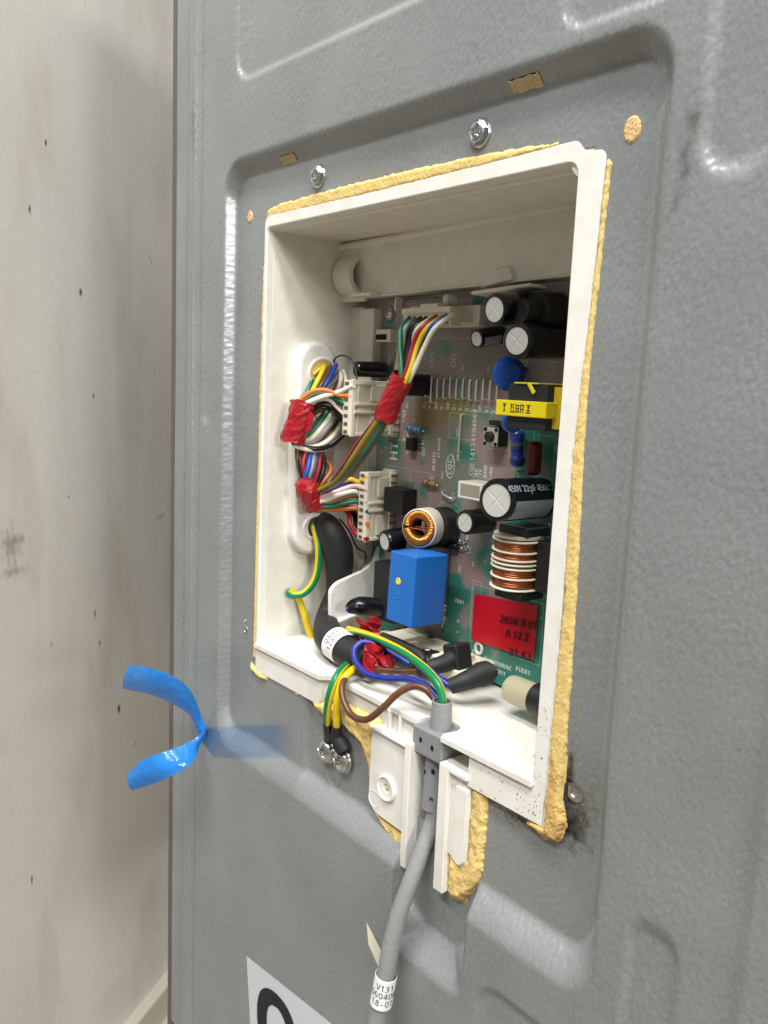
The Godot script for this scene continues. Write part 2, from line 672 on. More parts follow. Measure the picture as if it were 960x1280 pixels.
func make_materials() -> void:
	var fine := noise_tex(512, 0.05, FastNoiseLite.TYPE_SIMPLEX_SMOOTH, 4, 8)
	var sheet := mat("ffffff", 0.33)
	sheet.albedo_texture = panel_texture()
	sheet.metallic = 0.3
	M.sheet = sheet
	sheet.heightmap_enabled = true
	sheet.heightmap_texture = pebble_texture()
	sheet.heightmap_scale = 0.017
	var skin := noise_tex(1024, 0.16, FastNoiseLite.TYPE_SIMPLEX_SMOOTH, 3, 8)
	var aged := noise_tex(1024, 0.006, FastNoiseLite.TYPE_SIMPLEX_SMOOTH, 5, 18)
	var tones := Gradient.new()
	tones.set_color(0, Color(0.965, 0.957, 0.935))
	tones.set_color(1, Color(1.0, 1.0, 1.0))
	tones.set_offset(0, 0.1)
	tones.set_offset(1, 0.8)
	aged.color_ramp = tones
	M.white = grain(mat("e6e4de", 0.36), skin, 60.0, 0.02)
	M.white.albedo_texture = aged
	M.white_in = grain(mat("e2dfd5", 0.42), skin, 60.0, 0.02)  # inside copy, creamier for yellowing and for warm shade put into the colour
	M.white_in.albedo_texture = aged
	M.connector = grain(mat("ded7c3", 0.45), fine, 5.0, 0.01)
	var fm := grain(mat("dfbf78", 0.85), noise_tex(512, 0.08, FastNoiseLite.TYPE_CELLULAR, 3, 5), 9.0, 0.08)
	fm.subsurf_scatter_enabled = true
	fm.subsurf_scatter_strength = 0.12
	M.foam = fm
	var fb := grain(mat("cfa965", 0.85), fm.heightmap_texture, 9.0, 0.14)
	M.foam_plug = grain(mat("d3b27c", 0.8), fm.heightmap_texture, 9.0, 0.04)
	M.foam_brown = fb
	M.foam_old = grain(mat("c9b68c", 0.85), fm.heightmap_texture, 6.0, 0.1)
	M.zinc = mat("c9ccce", 0.24, 1.0)
	M.zinc_dark = mat("55575a", 0.3, 1.0)
	M.tin = mat("d2d2cf", 0.22, 1.0)
	M.jumper = mat("dcdcd8", 0.3, 0.55)
	M.lead = mat("9d9c97", 0.3, 1.0)
	M.black = grain(mat("17171a", 0.42), fine, 6.0, 0.01)
	M.black_matt = grain(mat("1d1d1f", 0.6), fine, 6.0, 0.02)
	M.capsleeve = mat("0e0f13", 0.22)
	M.captop = mat("c9c9c4", 0.42, 0.25)
	M.grey_print = mat("9aa0ad", 0.35)
	M.white_print = mat("d9d9d4", 0.6)
	M.ink = mat("141318", 0.6)
	M.copper = mat("a9643e", 0.3, 0.9)
	M.enamel = mat("c8803c", 0.22, 0.85)
	M.grey_cord = grain(mat("8b8b8b", 0.48), noise_tex(256, 0.02, FastNoiseLite.TYPE_SIMPLEX_SMOOTH, 4, 71), 14.0, 0.12)
	M.gland = grain(mat("85868b", 0.5), fine, 4.0, 0.02)
	M.red_tape = grain(mat("9c121c", 0.36), noise_tex(256, 0.02, FastNoiseLite.TYPE_SIMPLEX_SMOOTH, 3, 31), 7.0, 0.12)
	M.paper = mat("e6e6e6", 0.5)
	M.hole = mat("0b0b0c", 0.9)
	M.slot = mat("5d5546", 0.7)
	M.clear = mat("cfc7a8", 0.3)
	for k in [["wire_white", "e6e0cc"], ["wire_yellow", "d8bf1e"], ["wire_brown", "6d4630"], ["wire_blue", "1c4fae"], ["wire_grey", "8c8b8d"], ["wire_green", "0f6b4d"], ["wire_orange", "c8702c"], ["wire_black", "18181a"], ["wire_red", "a5202a"], ["wire_purple", "5a3357"], ["wire_pink", "dcb3b3"], ["wire_tan", "b3855c"], ["wire_olive", "8a7a2a"], ["cord_brown", "5c3a26"], ["cord_blue", "1d2f8a"]]:
		M[k[0]] = mat(k[1], 0.36)
	var st := mat("ffffff", 0.36)
	st.vertex_color_use_as_albedo = true
	M.striped = st


func lin(hex: String) -> Color:
	return Color(hex).srgb_to_linear()


# ---------------------------------------------------------------- small builders
func phillips(q: float, a: float, r: float, dome: float, cross_r: float, deep: float) -> float:
	var z := dome * sqrt(maxf(0.0, 1.0 - pow(q / r, 2.2)))
	var x := absf(q * cos(a + 0.5))
	var y := absf(q * sin(a + 0.5))
	var arm := minf(maxf(x - cross_r, y - cross_r * 0.26), maxf(y - cross_r, x - cross_r * 0.26))
	return z - deep * smoothstep(0.12, -0.12, arm)


func hex_screw(called: String, label: String, at: Vector3, r: float, group: String) -> void:
	var t := thing(called, label, "screw", group)
	part(t, "washer", S().lathe(at, Vector3(0, 0, 1), [Vector2(0.5, 0), Vector2(r * 1.35, 0), Vector2(r * 1.4, 0.3), Vector2(r * 1.3, 0.75), Vector2(0.5, 0.75)]), M.zinc)
	var hexa := PackedVector2Array()
	for k in 6:
		hexa.append(Vector2.from_angle(TAU * k / 6.0 + 0.2) * r * 1.12)
	part(t, "hex_head", S().prism(hexa, 0.7, 1.7, 0.3, at), M.zinc)
	part(t, "cross_head", S().relief(at + Vector3(0, 0, 1.6), Vector3(0, 0, 1), r, func(q: float, a: float) -> float: return phillips(q, a, r * 1.01, 0.9, r * 0.66, 0.75), 20, 64), M.zinc)


func pan_screw(called: String, label: String, at: Vector3, r: float, group: String) -> void:
	var t := thing(called, label, "screw", group)
	part(t, "washer", S().lathe(at, Vector3(0, 0, 1), [Vector2(0.5, 0), Vector2(r * 1.12, 0), Vector2(r * 1.15, 0.25), Vector2(r * 1.1, 0.6), Vector2(0.5, 0.6)]), M.zinc)
	part(t, "pan_head", S().relief(at + Vector3(0, 0, 0.6), Vector3(0, 0, 1), r, func(q: float, a: float) -> float: return phillips(q, a, r, r * 0.62, r * 0.55, r * 0.45), 20, 64), M.tin)


# an aluminium electrolytic: from its foot on the board to its scored top
func electrolytic(board: Node, foot: Vector3, top: Vector3, r: float, stripe := true, text := "") -> MeshInstance3D:
	var w := (top - foot).normalized()
	var h := foot.distance_to(top)
	var s := S().lathe(foot, w, [Vector2(0, 0.3), Vector2(r * 0.8, 0.3), Vector2(r * 0.97, 0.7), Vector2(r, 1.2), Vector2(r * 0.93, 2.0), Vector2(r * 0.93, 2.5), Vector2(r, 3.2), Vector2(r, h - 0.9), Vector2(r * 0.94, h - 0.25), Vector2(r * 0.82, h), Vector2(r * 0.76, h - 0.05), Vector2(r * 0.76, h - 0.4)], 40)
	var o := part(board, "capacitor", s, M.capsleeve)
	var cut := r * 0.75
	part(o, "scored_top", S().relief(top - w * 0.35, w, r * 0.77, func(q: float, a: float) -> float:
		var x := absf(q * cos(a + 0.7))
		var y := absf(q * sin(a + 0.7))
		return 0.1 - 0.09 * smoothstep(0.3, 0.06, minf(x, y)) * smoothstep(cut, cut * 0.9, q), 16, 48), M.captop)
	if stripe:
		var st := S()
		var u := w.cross(Vector3.UP).normalized()
		var v := w.cross(u)
		var mid := 2.68
		for k in 8:
			var a0 := mid + (k - 4) * 0.13
			var a1 := a0 + 0.13
			var d0 := u * cos(a0) + v * sin(a0)
			var d1 := u * cos(a1) + v * sin(a1)
			var rr0 := r + 0.03
			st.quad(foot + d0 * rr0 + w * 3.2, foot + d1 * rr0 + w * 3.2, foot + d1 * rr0 + w * (h - 1.0), foot + d0 * rr0 + w * (h - 1.0), d0, d1, d1, d0)
		part(o, "polarity_stripe", st, M.grey_print)
	if text:
		var ts := S()
		write_round(ts, text, r * 0.36, foot.lerp(top, 0.54), w, Vector3(0.82, 0.57, 0.0), r + 0.06, true)
		part(o, "lettering", ts, M.grey_print)
	return o


func wire(parent: Node, m: String, r: float, pts: Array, called := "wire", each := 7) -> MeshInstance3D:
	return part(parent, called, S().tube(pts, r, 10, each), M[m])


func striped_wire(parent: Node, r: float, pts: Array, twist := 0.02, start := 0.0, called := "wire", half := 0.4) -> MeshInstance3D:
	var s := S()
	s.colored = true
	s.tint = lin("0b7a45")
	s.tube(pts, r, 20, 8, lin("d9b912"), twist, start, half)
	return part(parent, called, s, M.striped)


func axial(board: Node, called: String, a: Vector3, b: Vector3, r: float, m: Material, bands: Array, lead_end := 2.5) -> void:
	var w := (b - a).normalized()
	var h := a.distance_to(b)
	var o := part(board, called, S().lathe(a, w, [Vector2(0.01, 0), Vector2(r * 0.8, 0.1), Vector2(r, r * 0.5), Vector2(r, h * 0.22), Vector2(r * 0.84, h * 0.3), Vector2(r * 0.84, h * 0.7), Vector2(r, h * 0.78), Vector2(r, h - r * 0.5), Vector2(r * 0.8, h - 0.1), Vector2(0.01, h)], 24), m)
	var k := 0
	for b_ in bands:
		var f: float = [0.14, 0.4, 0.55, 0.86][k]
		var rr0 := (r if k == 0 or k == 3 else r * 0.85) + 0.04
		part(o, "colour_band", S().lathe(a + w * h * f, w, [Vector2(rr0, -h * 0.035), Vector2(rr0, h * 0.035)], 24), mat(b_, 0.4))
		k += 1
	part(o, "lead", S().tube([Vector3(a.x, a.y, -42) - w * lead_end, a - w * lead_end * 0.9, a], 0.28, 8, 5), M.tin)
	part(o, "lead", S().tube([Vector3(b.x, b.y, -42) + w * lead_end, b + w * lead_end * 0.9, b], 0.28, 8, 5), M.tin)


# ---------------------------------------------------------------- the scene
func _ready() -> void:
	var cam := Camera3D.new()
	cam.name = "camera"
	cam.keep_aspect = Camera3D.KEEP_HEIGHT
	cam.fov = 62.479
	cam.near = 0.01
	cam.far = 30.0
	cam.transform = Transform3D(Basis(Vector3(0.640904, 0.044556, -0.766327), Vector3(-0.145927, 0.987181, -0.064647), Vector3(0.753623, 0.153260, 0.639190)), Vector3(0.26787, 0.11139, 0.16471))
	add_child(cam)
	cam.current = true

	var env := Environment.new()
	env.background_mode = Environment.BG_COLOR
	env.background_color = Color(0.67, 0.67, 0.66)
	env.tonemap_mode = Environment.TONE_MAPPER_LINEAR
	env.tonemap_exposure = 0.67
	env.sdfgi_enabled = true
	env.ssao_enabled = true
	env.ssil_enabled = true
	var we := WorldEnvironment.new()
	we.name = "environment"
	we.environment = env
	add_child(we)

	# unseen lamps: two overhead, one added low at the right for the recess highlight
	unseen_lamp("unseen_lamp_light", Vector3(0.36, 1.0, 0.30), Vector2(1.1, 0.12), 2.2)
	unseen_lamp("unseen_lamp_light", Vector3(0.25, 1.45, 1.00), Vector2(1.3, 0.16), 3.8)
	unseen_lamp("unseen_lamp_light", Vector3(2.60, 0.72, 0.55), Vector2(0.24, 0.46), 4.0)

	bump_noise.seed = 4
	bump_noise.frequency = 0.02
	foam_noise.seed = 12
	foam_noise.frequency = 0.16
	rng.seed = 20
	make_materials()
	build_room()
	build_cabinet()
	build_housing()
	build_foam()
	build_board()
	build_harness()
	build_cord()
	build_small_things()


func unseen_lamp(called: String, at: Vector3, size: Vector2, energy: float) -> void:
	var l := AreaLight3D.new()
	l.name = called
	l.area_size = size
	l.light_energy = energy
	l.light_color = Color(1.0, 0.995, 0.985)
	l.area_range = 8.0
	l.shadow_enabled = true
	add_child(l, true)
	l.look_at_from_position(at, Vector3(0.1, 0.0, 0.0), Vector3.BACK)


func build_room() -> void:
	# the wall beyond the cabinet: painted sheet, dirty with handling, its bulging shaped to imitate a shadow band
	var tex := Image.create(700, 1400, false, Image.FORMAT_RGB8)
	var n := FastNoiseLite.new()
	n.seed = 15
	n.frequency = 0.004
	n.fractal_octaves = 5
	var fine := FastNoiseLite.new()
	fine.seed = 17
	fine.frequency = 0.09
	fine.fractal_octaves = 3
	for yy in 1400:
		for xx in 700:
			var t := n.get_noise_2d(xx, yy * 0.7)
			var u := fine.get_noise_2d(xx, yy)
			var g := smoothstep(0.1, 0.5, n.get_noise_2d(xx * 1.3 + 900.0, yy * 0.5)) * 0.035
			tex.set_pixel(xx, yy, Color(0.890 + 0.03 * t + 0.018 * u - g, 0.874 + 0.03 * t + 0.016 * u - g * 1.1, 0.838 + 0.03 * t + 0.014 * u - g * 1.3))
	rng.seed = 5
	var at := func(s: float, y: float) -> Vector2:
		return Vector2((s + 170.0) * 2.5, (950.0 - y) * 1.647)
	# stains, chips and drip marks where hands and trolleys have met it
	for a in [[-77.7, 755, 3.2, 5.0], [-94, 710, 4.5, 6.0], [-45.7, 664, 4.5, 6.5], [-33.2, 591, 3.4, 4.0], [-33.6, 428, 3.6, 8.0], [-28, 402, 3.0, 4.0], [-3.6, 340, 7.0, 9.0], [-104.7, 248, 3.0, 9.0], [-60, 520, 2.4, 3.0], [20, 300, 2.2, 6.0], [40, 700, 1.8, 3.0]]:
		blot(tex, at.call(a[0], a[1]), Vector2(a[2], a[3]), Color(0.24, 0.21, 0.16), 0.95, int(a[1]))
	blot(tex, at.call(-118, 494), Vector2(34, 30), Color(0.58, 0.53, 0.47), 0.55, 41)
	blot(tex, at.call(-114, 476), Vector2(44, 10), Color(0.66, 0.55, 0.46), 0.5, 42)
	blot(tex, at.call(-112, 497), Vector2(26, 8), Color(0.5, 0.48, 0.45), 0.5, 43)
	for k in 3:
		blot(tex, at.call(50 + k * 7.0, 491 + k * 1.4), Vector2(6, 3), Color(0.97, 0.97, 0.95), 0.9, 44 + k)
	blot(tex, at.call(57, 489), Vector2(24, 6), Color(0.55, 0.52, 0.47), 0.5, 48)
	for k in 46:
		blot(tex, Vector2(rng.randf_range(0, 699), rng.randf_range(0, 1399)), Vector2(rng.randf_range(0.9, 2.2), rng.randf_range(1.0, 4.0)), Color(0.36, 0.31, 0.25) if rng.randf() < 0.7 else Color(0.97, 0.96, 0.94), rng.randf_range(0.25, 0.8), 900 + k)
	for k in 34:
		var p := Vector2(rng.randf_range(0, 700), rng.randf_range(0, 1400))
		stroke(tex, p, p + Vector2(rng.randf_range(-8, 8), rng.randf_range(20, 150)), 1.6, Color(0.6, 0.56, 0.5), 0.4, 1.5, 700 + k)
	for k in 16:
		blot(tex, Vector2(rng.randf_range(0, 700), rng.randf_range(0, 1400)), Vector2(rng.randf_range(20, 60), rng.randf_range(30, 110)), Color(0.66, 0.62, 0.55), rng.randf_range(0.05, 0.14), 300 + k)
	var wall_mat := mat("ffffff", 0.5)
	wall_mat.albedo_texture = ImageTexture.create_from_image(tex)
	# along: the way the wall runs, away from the camera; its foot at the floor
	var along := Vector3(-0.542, 0, -0.840)
	var out := Vector3(0.840, 0, -0.542)
	var foot := Vector3(-366, -500, -99)
	var rows := []
	var uvs := []
	for j in 41:
		var line := PackedVector3Array()
		var ul := PackedVector2Array()
		for i in 121:
			var s := lerpf(-340.0, 1500.0, i / 120.0)
			var y := lerpf(0.0, 1500.0, j / 40.0)
			var shade_bulge := 3.0 * smoothstep(-80.0, -20.0, s) - 3.0 * smoothstep(10.0, 160.0, s) + 1.2 * bump_noise.get_noise_2d(s * 0.08, y * 0.03)  # turns the sheet from the lamps, standing in for a shadow band
			line.append(foot + along * s + Vector3(0, y, 0) + out * shade_bulge)
			ul.append(Vector2((s + 170.0) / 280.0, (950.0 - y) / 850.0))
		rows.append(line)
		uvs.append(ul)
	setting("wall", S().sheet(rows, out, uvs), wall_mat)
	var skirt := S()
	var turn := Basis(along, Vector3.UP, along.cross(Vector3.UP))
	skirt.box(foot + along * 400 + Vector3(0, 25, 0) + out * 6, Vector3(2200, 50, 14), 3.0, turn)
	skirt.box(foot + along * 400 + Vector3(0, 9, 0) + out * 15, Vector3(2200, 18, 8), 2.5, turn)
	setting("skirting_board", skirt, grain(mat("cfc9bb", 0.4), noise_tex(256, 0.03, FastNoiseLite.TYPE_SIMPLEX_SMOOTH, 3, 3), 40.0, 0.2))
	var fl := S()
	fl.flat(Vector3(-2500, -500, -2500), Vector3(2500, -500, -2500), Vector3(2500, -500, 2500), Vector3(-2500, -500, 2500), Vector3.UP)
	setting("floor", fl, grain(mat("8d8271", 0.5), noise_tex(256, 0.03, FastNoiseLite.TYPE_SIMPLEX_SMOOTH, 4, 13), 120.0, 0.3))


func build_cabinet() -> void:
	var t := thing("refrigerator", "grey refrigerator back of pebbled sheet metal with a stamped recess round the open control box", "refrigerator")
	part(t, "back_panel", panel_shape(), M.sheet)
	var trim := grain(mat("5c5450", 0.5), noise_tex(128, 0.05, FastNoiseLite.TYPE_SIMPLEX_SMOOTH, 2, 2), 12.0, 0.03)
	part(t, "side_trim", S().box(V(-63.3, 90, -151), Vector3(4.2, 580, 308), 0.8), trim, "narrow dark brown trim along the outer edge")
	part(t, "side_panel", S().box(V(90, 90, -330), Vector3(300, 580, 40), 2.0), M.black_matt)
	# foam showing through the punched holes and slots
	var f := [[151.2, 168.2, 2.7, 3.4], [-9.4, 168.0, 2.4, 2.6]]
	for a in f:
		var poly := PackedVector2Array()
		for k in 14:
			poly.append(Vector2(a[0], a[1]) + Vector2(cos(TAU * k / 14.0) * a[2], sin(TAU * k / 14.0) * a[3]))
		part(t, "foam_plug", foam(poly, panel_z(a[0], a[1]) - 0.2, 0.5, 0.25, 0.9, 0.2), M.foam_plug)
	for a in [[16.6, 183.4, 4.4, 1.15], [120.8, 184.0, 4.7, 1.25]]:
		part(t, "slot", patch(a[0], a[1] + 0.15, a[2], a[3], 0.05, 0.0), M.hole)
		part(t, "slot_foam", patch(a[0], a[1] - 0.1, a[2], a[3], 0.12, 0.9), M.foam_old)
	for a in [[149.9, 12.3, 2.0], [-6.9, 13.6, 1.2], [-7.0, 17.3, 0.7]]:
		var z := panel_z(a[0], a[1])
		part(t, "rivet", S().lathe(V(a[0], a[1], z - 0.2), Vector3(0, 0, 1), [Vector2(a[2] * 1.35, 0), Vector2(a[2] * 1.3, 0.35), Vector2(a[2] * 0.75, 0.5), Vector2(a[2] * 0.6, 0.2), Vector2(a[2] * 0.3, 0.5), Vector2(0.01, 0.65)], 28), M.zinc)
	# the earth mark stamped by the earth screws
	var ring := S()
	var c := V(50.5, -23, panel_z(50.5, -23) + 0.05)
	var pts := []
	for k in 33:
		pts.append(c + Vector3(cos(TAU * k / 32.0), sin(TAU * k / 32.0), 0) * 4.4)
	ring.tube(pts, 0.22, 6, 1)
	ring.box(c + V(0, 1, 0), Vector3(0.4, 2.6, 0.35), 0.1)
	ring.box(c + V(0, -0.4, 0), Vector3(3.6, 0.4, 0.35), 0.1)
	ring.box(c + V(0, -1.3, 0), Vector3(2.2, 0.4, 0.35), 0.1)
	ring.box(c + V(0, -2.2, 0), Vector3(1.0, 0.4, 0.35), 0.1)
	part(t, "earth_mark", ring, mat("8a8f92", 0.4, 0.2))


func patch(cx: float, cy: float, rx: float, ry: float, lift: float, rough: float) -> Shape:
	# a small rectangle lying on the stamped sheet
	var rows := []
	for j in 9:
		var line := PackedVector3Array()
		for i in 17:
			var x := cx + rx * (i / 8.0 - 1.0)
			var y := cy + ry * (j / 4.0 - 1.0) + rough * 0.5 * foam_noise.get_noise_2d(x * 5.0, j * 9.0)
			line.append(V(x, y, panel_z(x, y) + lift + rough * absf(foam_noise.get_noise_2d(x * 7.0, y * 7.0))))
		rows.append(line)
	return S().sheet(rows, Vector3(0, 0, 1))


func build_housing() -> void:
	var t := thing("control_box", "white plastic control box housing sunk in the grey refrigerator back", "control box")
	# the rim: open at the bottom where the cables leave
	var rim := rounded([1.2, -0.6, 1.0, 44.6, -0.6, 3.2, 44.6, 11.0, 2.0, 3.2, 11.3, 1.2, 3.2, 162.6, 1.5, 137.2, 163.6, 3.2, 137.6, 11.6, 0.6, 114.6, 11.0, 0.2, 114.6, -0.6, 0.2, 142.7, -0.6, 0.4, 142.9, 70.0, 0, 143.8, 120.0, 0, 145.2, 165.6, 3.0, 139.2, 165.6, 1.0, 136.6, 168.6, 1.2, 120.0, 168.4, 6.0, 60.0, 167.4, 8.0, 1.2, 167.4, 4.0])
	part(t, "rim", S().prism(rim, -7.0, 0.0, 0.7), M.white)
	part(t, "corner_flange", S().lathe(V(139.5, 164.8, -1.6), Vector3(0, 0, 1), [Vector2(5.2, 0), Vector2(5.0, 0.6), Vector2(0.1, 0.8)], 24), M.white)
	part(t, "side_wall", S().box(V(2.0, 87, -24.5), Vector3(2.6, 156, 44), 0.6), M.white_in)
	part(t, "side_wall", S().box(V(138.6, 87, -27.5), Vector3(2.6, 156, 41), 0.6), M.white_in)
	part(t, "top_wall", S().box(V(70, 163.4, -21), Vector3(140, 2.4, 34), 0.6), M.white_in)
	# the upper back: a sloping apron whose lower edge rises to the right
	var ap := S()
	var tl := V(2, 159.5, -33.0)
	var tr := V(139, 163.5, -34.0)
	var bl := V(2, 141.4, -34.5)
	var br := V(139, 144.2, -34.0)
	ap.flat(tl, tr, br, bl, V(0, 0, 1))
	ap.flat(bl, br, br + V(0, 0.4, -12), bl + V(0, 0.4, -12), V(0, -1, 0))
	ap.tube([bl, br], 0.5, 8, 4)
	ap.tube([tl + V(0, 0.6, 0), tr + V(0, 0.3, 0)], 1.5, 10, 4)
	part(t, "apron", ap, M.white_in)
	part(t, "back_wall", S().box(V(70, 84, -47.6), Vector3(140, 150, 2.0), 0.4), M.white_in)
	part(t, "back_ledge", S().box(V(5.5, 75, -43.0), Vector3(9, 128, 8), 0.8), M.white_in)
	part(t, "board_post", S().box(V(13.6, 76, -42.6), Vector3(8.6, 124, 9.2), 0.5), M.white_in)
	part(t, "board_rib", S().box(V(28.6, 139.2, -42), Vector3(0.9, 5, 6), 0.2), M.white_in)
	# cable hook in the upper corner
	var hook := PackedVector2Array()
	for k in 17:
		hook.append(Vector2.from_angle(deg_to_rad(-92 + 190.0 * k / 16.0)) * 7.6)
	for k in 17:
		hook.append(Vector2.from_angle(deg_to_rad(98 - 190.0 * k / 16.0)) * 5.8)
	var across := Basis(Vector3(0, 0, 1), Vector3(0, 1, 0), Vector3(-1, 0, 0))
	part(t, "cable_hook", S().prism(hook, -14.6, -4.0, 0.4, V(0, 149.8, -35.8), across), M.white_in)
	part(t, "hook_plate", S().box(V(10.2, 149.6, -34.6), Vector3(14, 18.8, 1.6), 0.5), M.white_in)
	part(t, "hook_ledge", S().box(V(20.0, 142.0, -31.5), Vector3(12, 1.4, 5), 0.5), M.white_in)
	# board clip at the top
	part(t, "board_clip", S().prism(PV([76.4, 141.6, 90.5, 143.4, 88.6, 147.6, 82.2, 147.0]), -36.5, -32.6, 0.4), M.white_in)
	part(t, "clip_tongue", S().box(V(88, 140.4, -33.5), Vector3(24, 1.2, 8), 0.5, Basis(Vector3(0, 0, 1), 0.05)), M.white_in)
	part(t, "clip_foot", S().lathe(V(88, 136.6, -38), Vector3(0, 1, 0), [Vector2(0.1, 0), Vector2(5.5, 0.4), Vector2(7.0, 2.0), Vector2(6.0, 3.2)], 24), M.white_in)
	part(t, "ledge_peg", S().box(V(61, 138.8, -35.5), Vector3(2.6, 3.6, 6), 1.2), M.white_in)
	# the oval cable grommet on the left wall
	var oval := PackedVector2Array()
	for k in 13:
		oval.append(Vector2(0, 31) + Vector2.from_angle(PI * k / 12.0) * 9.6)
	for k in 13:
		oval.append(Vector2(0, -31) + Vector2.from_angle(PI + PI * k / 12.0) * 9.6)
	var side := Basis(Vector3(0, 0, -1), Vector3(0, 1, 0), Vector3(1, 0, 0))
	var og := part(t, "grommet", S().prism(oval, -1.0, 8.2, 2.2, V(0, 84.5, -21), side), M.white)
	for hole in [[113.0, 5.6, 6.2], [55.0, 4.6, 6.6]]:
		var lip := []
		for k in 21:
			lip.append(V(8.2, hole[0], -22.5) + Vector3(0, sin(TAU * k / 20.0) * hole[1], cos(TAU * k / 20.0) * hole[2]))
		part(og, "opening_lip", S().tube(lip, 0.7, 8, 2), M.white)
		var inner := S()
		inner.lathe(V(7.9, hole[0], -22.5), Vector3(1, 0, 0), [Vector2(hole[1], 0.35), Vector2(hole[1] * 0.6, 0.5), Vector2(0.01, 0.45)], 24)
		part(og, "opening", inner, M.foam if hole[0] > 90.0 else grain(mat("4c4a36", 0.8), M.foam.heightmap_texture, 8.0, 0.1))
	# floor with a slot for the cable gland
	var flat := PV([2, 0.4, 44.4, 0.4, 47, -3.0, 60, -2.6, 91.3, -2.0, 92.2, -6.5, 93.6, -9.2, 97, -10.8, 100.6, -10.4, 103.4, -8.6, 104.4, -6.0, 104.0, -3.4, 103.6, -1.0, 104.4, 0.3, 138, 0.4, 138, -47, 2, -47])
	var lay := Basis(Vector3(1, 0, 0), Vector3(0, 0, 1), Vector3(0, -1, 0))
	lay = Basis(Vector3(1, 0, 0), Vector3(0, 0, -1), Vector3(0, 1, 0))
	var flip := PackedVector2Array()
	for p in flat:
		flip.append(Vector2(p.x, -p.y - 0.55))
	part(t, "floor", S().prism(flip, 9.4, 11.3, 0.5, Vector3.ZERO, lay), M.white)
	var dust := S()
	rng.seed = 63
	for k in 90:
		var q := V(rng.randf_range(106, 136), 11.32, -rng.randf_range(2, 36))
		var r := rng.randf_range(0.05, 0.2)
		dust.lathe(q, Vector3(0, 1, 0), [Vector2(r, 0), Vector2(r * 0.6, 0.05), Vector2(0.005, 0.06)], 7, rng.randf_range(0.6, 1.4))
	part(t, "floor_dust", dust, mat("7a6440", 0.85)).set_meta("kind", "stuff")
	# the recessed front below the floor and the cable outlet with its two cheeks
	part(t, "outlet_front", S().box(V(67, 5.4, -4.6), Vector3(50, 9.4, 3), 0.8), M.white)
	part(t, "outlet_rib", S().box(V(78.5, 6.2, -2.6), Vector3(1.4, 7.6, 2.6), 0.5), M.white)
	part(t, "outlet_rib", S().box(V(83.5, 6.0, -2.6), Vector3(1.2, 7.0, 2.4), 0.5), M.white)
	part(t, "outlet_back", S().box(V(100, -12, -10.5), Vector3(22, 46, 2), 0.4), M.white_in)
	var cheek := part(t, "outlet_cheek", S().prism(rounded([72.9, 3.4, 0.6, 92.0, 3.4, 0.6, 92.0, -26.4, 0.4, 90.0, -26.0, 0.6, 76.0, -25.4, 2.4, 72.6, -22.2, 1.6]), -3.0, 0.6, 0.5), M.white)
	part(cheek, "cheek_border", S().tube([V(72.9, 2.8, 0.5), V(91.4, 2.8, 0.9)], 0.9, 8, 2), M.white)
	part(cheek, "side_rib", S().prism(rounded([0, 4.4, 0.6, 9, 4.4, 0.3, 9, -36.2, 0.3, 0.2, -36.4, 0.8]), 0, 2.3, 0.35, V(90.6, 0, 1.8), Basis(Vector3(0, 0, -1), Vector3(0, 1, 0), Vector3(1, 0, 0))), M.white)
	part(cheek, "screw_boss", S().lathe(V(81.9, -14.4, 0.4), Vector3(0, 0, 1), [Vector2(4.3, 0), Vector2(4.25, 0.9), Vector2(3.7, 1.25), Vector2(3.3, 0.7), Vector2(1.4, 0.55), Vector2(1.25, -0.2), Vector2(0.05, -0.25)], 36), M.white)
	part(cheek, "boss_pin", S().relief(V(81.9, -14.4, 0.75), Vector3(0, 0, 1), 1.15, func(q: float, a: float) -> float: return 0.35 * cos(q * 2.4) + 0.25 * foam_noise.get_noise_2d(q * 9.0 * cos(a), q * 9.0 * sin(a)), 6, 20), M.foam_brown)
	for k in 8:
		pass
	part(cheek, "moulded_ring", S().lathe(V(75.9, -20.6, 0.55), Vector3(0, 0, 1), [Vector2(2.9, 0), Vector2(2.85, 0.16), Vector2(2.5, 0.16), Vector2(2.45, 0)], 30), M.white)
	var cheek2 := part(t, "outlet_cheek", S().prism(rounded([107.0, 2.0, 0.4, 116.0, 2.0, 0.4, 116.0, -24.0, 1.0, 113.4, -26.4, 1.4, 109.6, -24.2, 0.6, 107.4, -23.6, 0.4]), -5.0, -0.6, 0.4), M.white)
	part(cheek2, "side_rib", S().prism(rounded([0, 3.4, 0.6, 11, 3.4, 0.3, 11, -36.2, 0.3, 0.2, -36.6, 0.8]), 0, 3.6, 0.35, V(105.0, 0, 1.2), Basis(Vector3(0, 0, -1), Vector3(0, 1, 0), Vector3(1, 0, 0))), M.white)
	part(cheek2, "top_ledge", S().box(V(110.4, 2.3, -2.6), Vector3(10.6, 1.6, 7.4), 0.4), M.white)
	part(cheek2, "raised_panel", S().prism(rounded([110.6, -1.5, 0.8, 115.6, -1.5, 0.8, 115.6, -23.4, 0.8, 113.4, -25.4, 1.0, 110.6, -23.6, 0.6]), -0.8, 0.2, 0.3), M.white)
	# the clip that holds the board down on the left, a clear-cut tongue standing out of the post
	var flap := rounded([42.5, 49.0, 0.4, 41.1, 45.8, 1.0, 39.3, 42.0, 1.5, 35.0, 39.4, 2.0, 21.6, 35.9, 2.4, 19.2, 33.2, 1.2, 19.7, 20.6, 0.8, 43.0, 24.8, 0.4])
	var fl := PackedVector2Array()
	for p in flap:
		fl.append(p)
	part(t, "board_latch", S().prism(fl, 0, 1.6, 0.4, V(20.8, 0, 0), side), M.white)
